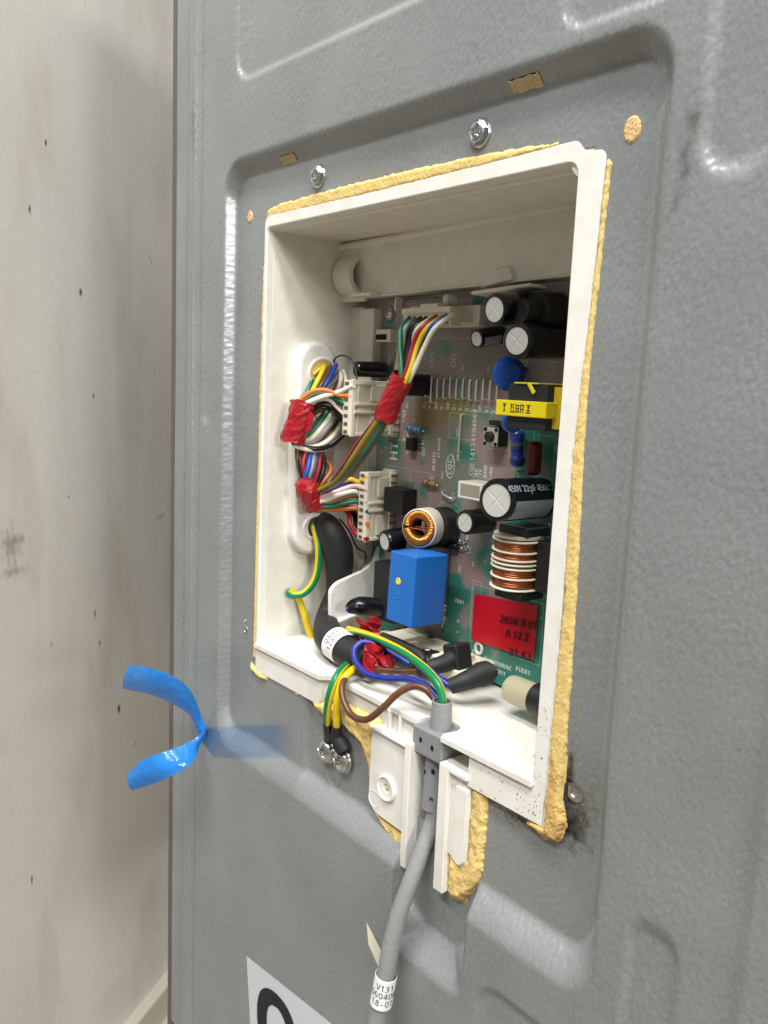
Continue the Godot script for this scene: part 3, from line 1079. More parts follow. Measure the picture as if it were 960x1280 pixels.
	part(t, "latch_foot", S().box(V(22.4, 22.4, -30), Vector3(3.6, 1.2, 21), 0.4, Basis(Vector3(1, 0, 0), 0.17)), M.white)


func build_foam() -> void:
	var t := thing("insulation_foam", "yellow expanding foam squeezed out all round the white box rim", "foam")
	part(t, "foam_strip", foam(PV([1, 165.4, 30, 166.0, 70, 166.6, 118, 167.2, 131, 168.0, 131, 169.3, 118, 170.2, 100, 170.9, 70, 171.3, 40, 171.0, 10, 170.4, 2.5, 169.2]), -0.7, 0.6, 0.35, 1.0, 0.6), M.foam)
	part(t, "foam_strip", foam(PV([145.0, 164, 144.4, 145, 143.5, 127, 142.5, 112, 141.9, 97, 142.1, 74, 142.9, 62, 142.3, 38, 142.0, 22, 142.2, 11, 142.0, 1, 146.8, 3, 146.8, 12.6, 147.2, 24, 147.2, 39, 146.8, 63, 145.5, 98, 145.3, 113, 145.6, 127, 146.2, 145, 146.6, 162]), -0.6, 0.68, 0.4, 0.8, 0.4), M.foam)
	part(t, "foam_strip", foam(PV([1.6, 150, 0.2, 150, -0.4, 90, -0.8, 40, -0.9, 4, 1.4, 4]), -0.6, 0.5, 0.5, 0.8, 0.4), M.foam)
	part(t, "foam_bead", foam(PV([142.2, 22, 143.8, 24, 146.8, 16, 146.0, 9, 147.6, 6, 148.4, 3, 147.6, -0.4, 146.0, -2.4, 141.4, -3.0, 136.6, -1.8, 138.2, -0.2, 142.2, 0.0]), -0.7, 1.0, 0.3, 1.2, 0.9), M.foam_brown)
	var specks := S()
	rng.seed = 91
	for k in 150:
		var q := pow(rng.randf(), 1.6)
		var p := V(141.6 - q * 9.0 - rng.randf() * 1.5, 1.0 + rng.randf() * 34.0 * (1.0 - q * 0.6), 0.02) if k < 110 else V(rng.randf_range(116, 140), rng.randf_range(0.4, 9.5), 0.02)
		var r := rng.randf_range(0.06, 0.2) * (1.4 if rng.randf() < 0.15 else 1.0)
		if p.x < 137.6 and p.y > 10.6:
			continue
		specks.lathe(p, Vector3(0, 0, 1), [Vector2(r, 0), Vector2(r * 0.6, 0.05), Vector2(0.005, 0.06)], 7, rng.randf_range(0.6, 1.3))
	var grit := part(t, "brown_grit", specks, mat("6b4a2a", 0.8))
	grit.set_meta("kind", "stuff")
	part(t, "foam_bead", foam(PV([-2.4, 2.2, 3.0, 0.8, 10.4, 0.2, 9.0, -2.6, 3.4, -3.0, -1.6, -1.2]), -0.9, 1.5, 0.4), M.foam)
	part(t, "foam_bead", foam(PV([23, 0.6, 32, 0.4, 30, -1.4, 25, -1.2]), -0.9, 1.2, 0.4), M.foam)
	part(t, "foam_bead", foam(PV([36, 0.6, 52, 1.4, 52, -4.6, 46, -3.8, 41, -1.8]), -0.9, 1.4, 0.4), M.foam)
	part(t, "foam_bead", foam(PV([53.5, 4.0, 74.6, 4.6, 74.4, -24, 80, -26, 91.4, -27.0, 91.4, -38, 88.4, -37.2, 82, -31.6, 74.8, -27.4, 71.4, -22.0, 70.0, -12, 66.0, -6.4, 58, -4.2, 53.8, -1.8]), -1.9, 1.7, 0.4, 1.6, 0.8), M.foam)
	part(t, "foam_bead", foam(PV([108.2, -23, 112, -26, 115.6, -22, 115.6, 0.4, 121.6, 0.4, 121.6, -12, 121.0, -24, 118.2, -31.4, 114.6, -36.4, 109.6, -38.2, 108.4, -36.0]), -2.2, 1.6, 0.4, 1.6, 0.8), M.foam)


func board_texture() -> ImageTexture:
	# bare laminate with the green mask of the far side showing through; 8 pixels to a millimetre
	var w := 840
	var h := 1024
	var im := Image.create(w, h, false, Image.FORMAT_RGB8)
	var n := FastNoiseLite.new()
	n.seed = 31
	n.frequency = 0.0055
	n.fractal_octaves = 2
	var f := FastNoiseLite.new()
	f.seed = 33
	f.frequency = 0.12
	f.fractal_octaves = 3
	var brown := Color(0.58, 0.50, 0.49)
	var olive := Color(0.47, 0.50, 0.45)
	var green := Color(0.12, 0.48, 0.40)
	for yy in h:
		for xx in w:
			var x := 18.0 + xx / 8.0
			var y := 140.6 - yy / 8.0
			var g := n.get_noise_2d(xx, yy)
			var k := smoothstep(-0.25, 0.35, g + 0.24 * (1.0 - absf(x - 52.0) / 28.0) * smoothstep(60.0, 90.0, y))
			var col := brown.lerp(olive, k * 0.85)
			var gg := smoothstep(-0.08, 0.42, n.get_noise_2d(xx * 1.2 + 700.0, yy * 1.2) + 0.9 * smoothstep(84.0, 90.0, x) * smoothstep(103.0, 99.0, y) + 0.55 * smoothstep(64.0, 30.0, y) - 0.34)
			col = col.lerp(green, gg * 0.8)
			var am := exp(-pow((x - 47.0) / 10.0, 2) - pow((y - 99.0) / 7.0, 2))
			col = col.lerp(Color(0.46, 0.31, 0.15), am * 0.6)
			am = exp(-pow((x - 60.0) / 9.0, 2) - pow((y - 104.0) / 4.0, 2))
			col = col.lerp(Color(0.44, 0.42, 0.1), am * 0.7)
			var fine := 1.0 + 0.1 * f.get_noise_2d(xx, yy)
			im.set_pixel(xx, yy, Color(col.r * fine, col.g * fine, col.b * fine))
	var print_ := Color(0.72, 0.73, 0.70)
	var line := func(x0: float, y0: float, x1: float, y1: float) -> void:
		stroke(im, Vector2((x0 - 18.0) * 8.0, (140.6 - y0) * 8.0), Vector2((x1 - 18.0) * 8.0, (140.6 - y1) * 8.0), 1.4, print_, 1.5, 0.35, int(absf(x0 * 31 + y1 * 17)))
	var rect := func(x0: float, y0: float, x1: float, y1: float) -> void:
		line.call(x0, y0, x1, y0)
		line.call(x1, y0, x1, y1)
		line.call(x1, y1, x0, y1)
		line.call(x0, y1, x0, y0)
	var ring := func(x: float, y: float, r: float) -> void:
		for k in 28:
			line.call(x + cos(TAU * k / 28.0) * r, y + sin(TAU * k / 28.0) * r, x + cos(TAU * (k + 1) / 28.0) * r, y + sin(TAU * (k + 1) / 28.0) * r)
	for a in [[44.5, 127, 64, 139], [24, 90, 38, 113], [24, 50, 38, 80], [38, 63, 49.5, 79.5], [70, 73.5, 80.5, 81], [76, 91, 85, 99], [73, 24, 104, 44.2], [72.6, 29, 77, 45.5], [84, 104.4, 116, 112.6], [97, 84, 103.5, 97], [89.5, 83, 95, 100.5], [86, 47, 110, 68], [57, 93, 69, 101.6]]:
		rect.call(a[0], a[1], a[2], a[3])
	for a in [[59.2, 62.7, 8.2], [78.0, 67.1, 4.6], [99.6, 77.5, 6.9], [95.4, 135.6, 6.0], [101.9, 125.5, 6.2], [78.7, 127.9, 3.4], [44.5, 110.5, 4.4], [41, 119, 2.2], [99.5, 117, 1.6], [22.7, 135.9, 4.0], [101.5, 136.6, 4.0]]:
		ring.call(a[0], a[1], a[2])
	for a in [[22.7, 135.9], [101.5, 136.6]]:
		blot(im, Vector2((a[0] - 18.0) * 8.0, (140.6 - a[1]) * 8.0), Vector2(27, 27), Color(0.12, 0.28, 0.22), 0.9, 71)
	for k in 13:
		line.call(43.0 + k * 3.05, 104.4, 44.4 + k * 3.05, 104.4)
	line.call(66, 102.6, 80, 102.9)
	for k in 60:
		var p := Vector2(18.0 + rng.randf() * 92.0, 20.0 + rng.randf() * 118.0)
		if rng.randf() < 0.5:
			line.call(p.x, p.y, p.x + rng.randf_range(-3, 3), p.y)
		else:
			ring.call(p.x, p.y, 0.35)
	return ImageTexture.create_from_image(im)


func plug(board: Node, x0: float, x1: float, y0: float, y1: float, zf: float) -> MeshInstance3D:
	# a wire plug seated in its header, standing off the board; the wires enter its front face
	var h := y1 - y0
	var cy := (y0 + y1) * 0.5
	var o := part(board, "plug_connector", S().box(V((x0 + x1) * 0.5, cy, (zf - 42.0) * 0.5), Vector3(x1 - x0, h, -42.0 - zf if zf < -42.0 else 42.0 + zf), 0.35), M.connector)
	var d := 42.0 + zf
	part(o, "header_flange", S().box(V((x0 + x1) * 0.5, cy, -41.0), Vector3(x1 - x0 + 1.6, h + 1.4, 2.0), 0.3), M.connector)
	var zz := zf - d * 0.06
	part(o, "front_bar", S().box(V(x1 + 0.35, cy, zf - 1.1), Vector3(1.0, h + 0.8, 1.7), 0.25), M.connector)
	part(o, "front_bar", S().box(V(x1 + 0.2, cy, zf - 3.6), Vector3(0.7, h - 1.6, 0.8), 0.2), M.connector)
	for k in 2:
		part(o, "latch_rib", S().box(V(x1 + 0.5, cy + (1.4 if k == 0 else -1.4), zf - d * 0.36), Vector3(1.5, 1.1, d * 0.6), 0.25), M.connector)
	part(o, "latch_bridge", S().box(V(x1 + 0.35, cy, zf - d * 0.3), Vector3(0.5, 2.2, d * 0.25), 0.15), M.connector)
	for k in 2:
		var yy := y1 - h * 0.22 if k == 0 else y0 + h * 0.22
		part(o, "side_panel", S().box(V(x1 + 0.3, yy, zf - d * 0.62), Vector3(0.8, h * 0.3, d * 0.42), 0.2), M.connector)
		part(o, "side_panel", S().box(V(x1 + 0.6, yy, zf - d * 0.9), Vector3(1.4, h * 0.42, d * 0.2), 0.2), M.connector)
	part(o, "end_hook", S().box(V(x1 + 0.3, y1 - 0.7, zf - d * 0.28), Vector3(1.0, 1.6, d * 0.4), 0.2), M.connector)
	part(o, "end_hook", S().box(V(x1 + 0.3, y0 + 0.5, zf - d * 0.28), Vector3(1.0, 1.2, d * 0.34), 0.2), M.connector)
	var count := int(h / 2.5)
	for k in count:
		var yy := y0 + 1.25 + (h - 2.5) * k / maxf(1.0, count - 1.0)
		part(o, "wire_slot", S().box(V((x0 + x1) * 0.5, yy, zf + 0.02), Vector3((x1 - x0) * 0.55, 1.2, 0.3), 0.1), M.slot)
		part(o, "pin", S().box(V(x1 + 1.6, yy, -40.4), Vector3(0.5, 0.6, 3.0), 0.1), M.lead)
	return o


func build_board() -> void:
	var t := thing("circuit_board", "populated brown and green circuit board standing inside the white control box", "circuit board")
	var bm := mat("ffffff", 0.3)
	bm.albedo_texture = board_texture()
	var face := S()
	face.quad(V(17.9, 12.6, -42), V(122.9, 12.6, -42), V(122.9, 140.6, -42), V(17.9, 140.6, -42), Vector3.BACK, Vector3.BACK, Vector3.BACK, Vector3.BACK)
	face = S()
	var z := Vector3(0, 0, 1)
	var A := V(18, 12.6, -42)
	var B := V(123, 12.6, -42)
	var C := V(123, 140.6, -42)
	var D := V(18, 140.6, -42)
	face.tri(A, B, C, z, z, z, Vector2(0, 1), Vector2(1, 1), Vector2(1, 0))
	face.tri(A, C, D, z, z, z, Vector2(0, 1), Vector2(1, 0), Vector2(0, 0))
	part(t, "printed_face", face, bm)
	part(t, "laminate", S().box(V(70.5, 76.6, -42.85), Vector3(105, 128, 1.6), 0.1), mat("6b6a4a", 0.5))
	# lettering printed on the board, most of it running up the board
	var s := S()
	var up := Vector3(0, 1, 0)
	var left := Vector3(-1, 0, 0)
	var right := Vector3(1, 0, 0)
	var zp := -41.93
	write_flat(s, "CQC14134104969", 1.9, V(69.4, 92.2, zp), up, left, false, true, 1.05)
	write_flat(s, "HT", 4.2, V(28.4, 85.6, zp), up, left, true)
	write_flat(s, "TX", 1.4, V(73.2, 82.6, zp), up, left, true)
	write_flat(s, "RX", 1.4, V(71.4, 82.4, zp), up, left, true)
	write_flat(s, "GND", 1.5, V(75.4, 83.2, zp), up, left, true)
	write_flat(s, "+5V", 1.5, V(78.0, 83.2, zp), up, left, true)
	write_flat(s, "CQC", 2.1, V(58.8, 83.0, zp), up, left, true)
	write_flat(s, "CN5", 2.2, V(46.6, 119.5, zp), up, left, false)
	write_flat(s, "CN7", 2.0, V(57.5, 119.4, zp), up, left, false)
	write_flat(s, "E2 94V-0", 1.3, V(52.6, 89.0, zp), up, left, true)
	write_flat(s, "M MTC", 1.6, V(50.4, 84.2, zp), up, left, true)
	write_flat(s, "CN3", 1.8, V(23.4, 119.0, zp), up, left, false)
	write_flat(s, "CN2", 1.8, V(33.0, 99.0, zp), up, left, false)
	write_flat(s, "R12 R13", 1.4, V(44.2, 89.0, zp), up, left, false)
	write_flat(s, "250V/250VAC", 1.5, V(86.5, 19.6, zp), right, up, true)
	write_flat(s, "CX11", 1.4, V(88.0, 17.0, zp), right, up, true)
	write_flat(s, "FUSE1", 1.6, V(97.5, 20.4, zp), right, up, true)
	write_flat(s, "CN6", 1.4, V(76.4, 20.6, zp), right, up, true)
	write_flat(s, "L2", 1.6, V(103.2, 69.4, zp), right, up, true)
	write_flat(s, "D2", 1.4, V(70.2, 55.5, zp), up, left, false)
	write_flat(s, "R56", 1.5, V(83.4, 95.3, zp), up, left, false)
	write_flat(s, "ZNR1", 1.4, V(67.0, 36.5, zp), right, up, true)
	write_flat(s, "W1", 1.5, V(61.5, 95.0, zp), up, left, false)
	write_flat(s, "C21", 1.5, V(61.0, 72.5, zp), up, left, false)
	write_flat(s, "R41", 1.4, V(49.6, 78.0, zp), right, up, false)
	write_flat(s, "RC2", 1.6, V(89.0, 118.8, zp), right, up, false)
	var marks := [["C3", 72, 128], ["C4", 84, 120.5], ["D5", 74, 116.6], ["D6", 62, 117], ["J1", 50, 104.2], ["J2", 56, 104.2], ["J7", 71, 104.2], ["R7", 34.5, 103], ["Q3", 36, 86.2], ["R20", 45, 86.5], ["C9", 30, 75.6], ["IC2", 46, 62.5], ["C30", 83, 62.6], ["C16", 90.2, 72], ["D9", 69, 60], ["R60", 66.2, 48], ["K1", 72.4, 51], ["T1", 83.6, 100], ["R9", 94.8, 101], ["C22", 104.6, 93], ["R44", 55, 79.6], ["J20", 62.4, 86.5], ["CN8", 67.2, 77.2], ["N", 67, 29.4], ["L", 67, 25.6], ["X1", 84.6, 46.2], ["C61", 33.6, 125], ["R70", 40.2, 122.8], ["D11", 88, 132], ["E1", 88.6, 127.4]]
	for a in marks:
		write_flat(s, a[0], 1.15, V(a[1], a[2], zp), up, left, true)
	for k in 13:
		write_flat(s, "J%d" % (k + 8), 0.95, V(43.6 + k * 3.06, 102.9, zp), right, up, true)
	var oval := []
	for k in 33:
		oval.append(V(58.8 + cos(TAU * k / 32.0) * 2.0, 83.0 + sin(TAU * k / 32.0) * 4.1, zp))
	s.tube(oval, 0.2, 6, 1)
	# the warning triangle by the logo
	s.tube([V(33.4, 90.2, zp), V(36.6, 90.2, zp), V(35.0, 94.0, zp), V(33.4, 90.2, zp)], 0.25, 6, 1)
	part(t, "silkscreen_lettering", s, M.white_print)

	# plugs
	plug(t, 25.4, 29.4, 91.6, 111.2, -19.4)
	plug(t, 25.4, 29.4, 52.6, 78.0, -28.2)
	var top := part(t, "plug_connector", S().box(V(57, 133.4, -35.4), Vector3(23, 4.2, 14), 0.35), M.connector)
	part(top, "header_flange", S().box(V(60.5, 133.8, -40.4), Vector3(22, 7.0, 3.2), 0.3), M.connector)
	part(top, "front_bar", S().box(V(57, 135.0, -28.8), Vector3(23.6, 2.0, 1.8), 0.3), M.connector)
	part(top, "latch", S().box(V(58.5, 136.4, -30.5), Vector3(8.5, 1.4, 5.0), 0.4), M.connector)
	part(top, "latch", S().box(V(50, 136.0, -31), Vector3(3.4, 1.0, 4.0), 0.3), M.connector)
	part(top, "end_cheek", S().box(V(67.8, 132.4, -31.0), Vector3(1.6, 4.8, 5.0), 0.3), M.connector)
	part(top, "end_cheek", S().box(V(46.0, 132.8, -31.0), Vector3(1.4, 4.4, 4.0), 0.3), M.connector)
	for k in 9:
		part(top, "wire_slot", S().box(V(48.4 + k * 2.3, 131.6, -28.6), Vector3(1.5, 1.8, 1.2), 0.15), M.hole)
	var cn := part(t, "small_header", S().box(V(23.2, 127.9, -40.2), Vector3(8.6, 4.6, 3.6), 0.3), M.connector)
	part(cn, "header_well", S().box(V(22.4, 127.4, -38.3), Vector3(6.0, 2.0, 0.3), 0.1), M.hole)
	var hd := part(t, "pin_header", S().box(V(77.5, 77.2, -37.4), Vector3(11, 5.6, 9.0), 0.3), M.white)
	part(hd, "header_well", S().box(V(77.6, 77.4, -32.85), Vector3(8.6, 3.8, 0.25), 0.1), mat("9a9484", 0.6))

	# electrolytic capacitors
	electrolytic(t, V(95.4, 135.6, -42), V(95.2, 133.3, -20.0), 4.75, false)
	electrolytic(t, V(102.2, 125.5, -42), V(104.6, 124.3, -20.0), 5.1, false)
	electrolytic(t, V(78.7, 127.9, -42), V(78.7, 125.7, -30.4), 3.0, true)
	electrolytic(t, V(99.6, 77.5, -42), V(103.4, 78.6, -17.2), 6.4, true, "450V 22µF 450V 22")
	electrolytic(t, V(78.2, 67.1, -42), V(78.6, 67.2, -30.2), 4.1, false)
	electrolytic(t, V(43.2, 56.0, -42), V(41.6, 54.6, -27.8), 4.0, false)
	# two capacitors lying by the upper left plug
	var lying := part(t, "capacitor", S().lathe(V(23.2, 115.5, -40.4), Vector3(-0.28, -0.02, 0.96), [Vector2(0, 0), Vector2(2.6, 0), Vector2(2.9, 0.5), Vector2(2.7, 1.4), Vector2(2.9, 2.0), Vector2(2.9, 11.4), Vector2(2.6, 12.0), Vector2(2.2, 12.1), Vector2(2.1, 11.8), Vector2(0.01, 11.8)], 28), M.capsleeve)
	part(lying, "scored_top", S().relief(V(23.2, 115.5, -40.4) + Vector3(-0.28, -0.02, 0.96).normalized() * 11.85, Vector3(-0.28, -0.02, 0.96), 2.1, func(q: float, a: float) -> float: return 0.06 - 0.1 * smoothstep(0.2, 0.05, minf(absf(q * cos(a)), absf(q * sin(a)))), 8, 30), M.zinc_dark)
	part(t, "capacitor", S().lathe(V(44.5, 110.5, -42), Vector3(-0.1, 0, 1), [Vector2(0, 0), Vector2(3.4, 0), Vector2(3.9, 0.6), Vector2(3.6, 1.6), Vector2(3.9, 2.2), Vector2(3.9, 9.6), Vector2(3.4, 10.2), Vector2(0.01, 10.2)], 30), M.capsleeve)
	# drum choke beside the top capacitors
	part(t, "choke", S().lathe(V(101.0, 134.2, -42), Vector3(-0.02, -0.08, 1), [Vector2(0, 0), Vector2(5.4, 0), Vector2(5.6, 0.5), Vector2(5.6, 10.4), Vector2(5.2, 11.2), Vector2(3.7, 11.3), Vector2(3.7, 17.0), Vector2(3.3, 17.4), Vector2(0.01, 17.4)], 36), M.black_matt)

	# jumper wires
	for k in 13:
		var x := 42.3 + k * 3.12
		var dy := rng.randf_range(-0.3, 0.3)
		var tall := 7.0 if k != 2 else 9.0
		part(t, "jumper_wire", S().tube([V(x, 113.4 + dy, -42), V(x, 113.3 + dy, -40.9), V(x + 0.1, 112.4 + dy, -40.4), V(x + 0.1, 114.4 - tall + dy, -40.4), V(x + 0.1, 113.6 - tall + dy, -40.9), V(x + 0.1, 113.5 - tall + dy, -42)], 0.36, 8, 4), M.jumper)
	part(t, "jumper_wire", S().tube([V(64.0, 101.4, -42), V(64.0, 101.2, -40.8), V(64.0, 99.8, -40.4), V(63.9, 89.6, -40.4), V(63.8, 88.4, -40.8), V(63.8, 88.2, -42)], 0.36, 8, 4), M.jumper)
	part(t, "jumper_wire", S().tube([V(56.2, 74.0, -42), V(56.3, 73.8, -40.9), V(58, 73.0, -40.4), V(61.4, 72.2, -40.6), V(62.0, 72.0, -42)], 0.36, 8, 4), M.jumper)

	# disc capacitors: a flattened drop of blue epoxy
	for a in [[V(88.0, 115.4, -36.4), 5.4], [V(96.6, 100.9, -29.6), 3.4]]:
		var dd := part(t, "disc_capacitor", S().lathe(a[0] - Vector3(0.8, 0, 0.5).normalized() * 1.9, Vector3(0.8, 0, 0.5), [Vector2(0.01, 0), Vector2(a[1] * 0.6, 0.25), Vector2(a[1] * 0.88, 0.8), Vector2(a[1], 1.9), Vector2(a[1] * 0.88, 3.0), Vector2(a[1] * 0.6, 3.55), Vector2(0.01, 3.8)], 36), mat("1350a8", 0.25))
		part(dd, "lead", S().tube([a[0] + V(0, 1.5, -3), V(a[0].x + 2.0, a[0].y + 1.5, -42)], 0.9, 8, 3), mat("1350a8", 0.25))

	# the transformer
	var tr := part(t, "transformer", S().box(V(108.2, 105.9, -31.4), Vector3(14.6, 13.0, 18.6), 0.5), M.black_matt)
	part(tr, "yellow_band", S().box(V(107.2, 105.3, -30.6), Vector3(18.8, 4.5, 20.0), 0.3), mat("e2cd0e", 0.38))
	part(tr, "winding_tape", S().lathe(V(113.4, 99.8, -31.0), Vector3(0, 1, 0), [Vector2(0.1, 0), Vector2(6.4, 0.3), Vector2(6.4, 12.0), Vector2(0.1, 12.3)], 28), mat("c9a914", 0.35))
	part(tr, "tape_end", S().box(V(110.2, 111.2, -21.4), Vector3(3.6, 1.2, 0.5), 0.2, Basis(Vector3(0, 0, 1), -0.9)), mat("e2cd0e", 0.38))
	part(tr, "tape_edge", S().box(V(108.0, 112.55, -27), Vector3(9.0, 0.5, 11), 0.2), mat("d8c419", 0.38))
	var ts := S()
	var glyphs := [[0.0, [[0, 1.3, 1.3, 0.3], [0, 0.7, 0.9, 0.3], [0, 0, 0.35, 1.9], [0, -1.0, 0.9, 0.3]]],
		[3.4, [[-0.5, 0, 0.3, 2.6], [0, 1.2, 1.5, 0.28], [0, 0.4, 1.3, 0.28], [0.5, -0.5, 0.3, 1.8], [0, -1.2, 1.6, 0.28]]],
		[5.4, [[0, 1.1, 1.5, 0.28], [-0.4, 0.1, 0.28, 2.0], [0.4, 0.1, 0.28, 2.0], [0, 0, 1.3, 0.28], [0, -1.1, 1.6, 0.3]]],
		[7.2, [[-0.4, 0, 0.3, 2.6], [0.2, 1.2, 1.2, 0.28], [0.5, 0, 0.3, 2.4], [0.1, -0.2, 1.0, 0.28]]],
		[9.8, [[0, 1.2, 1.6, 0.28], [0, 0.5, 1.0, 0.28], [0, 0, 0.34, 2.5], [0, -0.4, 1.2, 0.28], [0, -1.2, 1.7, 0.3]]]]
	for g in glyphs:
		for b in g[1]:
			ts.box(V(101.2 + g[0] * 0.92 + b[0], 105.3 + b[1] * 0.85, -20.58), Vector3(b[2], b[3], 0.06), 0.02)
	part(tr, "lettering", ts, M.ink)

	# button, chips, resistors
	var bt := part(t, "push_button", S().box(V(81.4, 95.2, -39.6), Vector3(6.2, 6.2, 4.6), 0.25), M.black)
	part(bt, "button_frame", S().box(V(81.4, 95.2, -37.2), Vector3(6.0, 6.0, 0.5), 0.1), mat("c9c6ba", 0.35, 0.3))
	part(bt, "button_cap", S().lathe(V(81.4, 95.2, -37.0), Vector3(0, 0, 1), [Vector2(1.75, 0), Vector2(1.7, 1.3), Vector2(1.5, 1.5), Vector2(0.01, 1.5)], 24), M.black_matt)
	for dx in [-2.3, 2.3]:
		for dy in [-2.3, 2.3]:
			part(bt, "stud", S().lathe(V(81.4 + dx, 95.2 + dy, -37.0), Vector3(0, 0, 1), [Vector2(0.7, 0), Vector2(0.5, 0.5), Vector2(0.01, 0.6)], 14), M.black)
	part(t, "transistor", S().box(V(82.0, 99.6, -40.0), Vector3(5.4, 1.6, 4.0), 0.2), M.black)
	var ic := part(t, "driver_chip", S().box(V(37.2, 68.4, -38.4), Vector3(10.6, 9.0, 7.0), 0.35), M.black)
	part(ic, "chip_dimple", S().relief(V(34.4, 68.0, -34.88), Vector3(0, 0, 1), 0.8, func(q: float, _a: float) -> float: return 0.02 - 0.25 * smoothstep(0.75, 0.5, q), 6, 18), M.black_matt)
	for k in 6:
		part(ic, "chip_pin", S().box(V(33.2 + k * 1.7, 74.0, -40.2), Vector3(0.6, 2.6, 0.4), 0.1), M.lead)
	var sm := part(t, "small_transistor", S().box(V(39.6, 89.2, -40.6), Vector3(3.6, 4.6, 2.8), 0.3), M.black)
	for k in 3:
		part(sm, "pin", S().box(V(42.4, 87.8 + k * 1.4, -41.6), Vector3(2.4, 0.45, 0.4), 0.1), M.lead)
	axial(t, "resistor", V(37.2, 94.7, -40.4), V(44.4, 94.4, -40.4), 1.25, mat("3d7fb4", 0.35), ["6b3b20", "2a2a2a", "8c1f1f", "6b3b20"], 1.5)
	axial(t, "resistor", V(91.3, 98.0, -38.4), V(92.3, 86.6, -38.4), 2.3, mat("23409c", 0.3), ["20305a", "6d5b20", "20305a", "20305a"], 1.6)
	axial(t, "resistor", V(47.0, 76.4, -40.6), V(53.0, 76.0, -40.6), 0.95, mat("a98a55", 0.4), ["4a2a18", "1b1b1b", "7a1d18", "a07a1c"], 1.2)
	axial(t, "resistor", V(61.4, 34.4, -40.0), V(61.4, 27.6, -40.0), 1.1, mat("b09a72", 0.4), ["4a2a18", "1b1b1b", "7a1d18", "a07a1c"], 1.6)
	part(t, "film_capacitor", S().box(V(99.6, 90.0, -37.4), Vector3(3.6, 10.6, 5.0), 1.5), mat("5b1712", 0.3))
	for a in [[V(62.2, 58.2, -40.6), 0], [V(63.2, 55.8, -40.6), 1]]:
		var p: Vector3 = a[0]
		var di := part(t, "diode", S().lathe(p - V(2.4, 0, 0), Vector3(1, 0, 0), [Vector2(0.01, 0), Vector2(1.05, 0), Vector2(1.15, 0.15), Vector2(1.15, 4.7), Vector2(1.05, 4.9), Vector2(0.01, 4.9)], 20), M.black)
		part(di, "lead", S().tube([p + V(2.4, 0, 0), p + V(4.4, 0, 0), p + V(5.0, 0, -0.6), p + V(5.0, 0, -1.4)], 0.3, 8, 4), M.tin)
		part(di, "lead", S().tube([p - V(2.4, 0, 0), p - V(3.6, 0, 0), p - V(4.0, 0, 0.6), p - V(4.0, 0, 1.4)], 0.3, 8, 4), M.tin)
		var loop := []
		for k in 13:
			loop.append(p + V(6.0, 0, -1.2) + Vector3(cos(TAU * k / 12.0), sin(TAU * k / 12.0), 0) * 0.8)
		part(di, "solder_ring", S().tube(loop, 0.22, 6, 1), M.tin)

	build_toroid(t)
	build_line_choke(t)
	build_relay(t)

	# spade terminals, fuse
	var wb := part(t, "terminal_block", S().box(V(62, 18.0, -33), Vector3(48, 4.0, 18), 0.5), M.connector)
	part(wb, "block_step", S().box(V(50, 20.8, -33), Vector3(10, 2.4, 13), 0.5), M.connector)
	part(wb, "block_step", S().box(V(63, 20.6, -35), Vector3(9, 2.0, 10), 0.5), M.connector)
	part(wb, "block_step", S().box(V(76, 20.8, -31), Vector3(9, 2.4, 13), 0.5), M.connector)
	part(wb, "block_rib", S().box(V(57, 20.4, -28), Vector3(1.2, 1.6, 8), 0.3), M.connector)
	part(wb, "block_rib", S().box(V(70, 20.4, -28), Vector3(1.2, 1.6, 8), 0.3), M.connector)
	var fu := part(t, "fuse_holder", S().lathe(V(103.6, 19.6, -28), Vector3(1, 0, 0), [Vector2(0.01, 0), Vector2(3.0, 0), Vector2(4.1, 1.0), Vector2(4.4, 2.4), Vector2(4.4, 12.4)], 36), fuse_glass())
	part(fu, "end_cap", S().lathe(V(114.6, 19.6, -28), Vector3(1, 0, 0), [Vector2(0.01, 0), Vector2(4.7, 0), Vector2(5.0, 0.5), Vector2(5.0, 4.5), Vector2(0.01, 5.0)], 36), M.black)
	part(fu, "fuse_tube", S().lathe(V(105.4, 19.6, -28), Vector3(1, 0, 0), [Vector2(0.01, 0), Vector2(2.5, 0), Vector2(2.5, 9.0)], 24), mat("b7ae92", 0.3, 0.3))
	for a in [[77.0, 27.0], [78.0, 22.6]]:
		var pts := []
		for k in 13:
			pts.append(V(a[0], a[1], -41.6) + Vector3(cos(TAU * k / 12.0) * 1.5, sin(TAU * k / 12.0) * 1.9, 0))
		part(t, "solder_pad", S().tube(pts, 0.6, 8, 2), M.white_print)


func fuse_glass() -> StandardMaterial3D:
	var m := mat("c2bc9e", 0.28)
	m.transparency = BaseMaterial3D.TRANSPARENCY_ALPHA
	m.albedo_color.a = 0.72
	return m


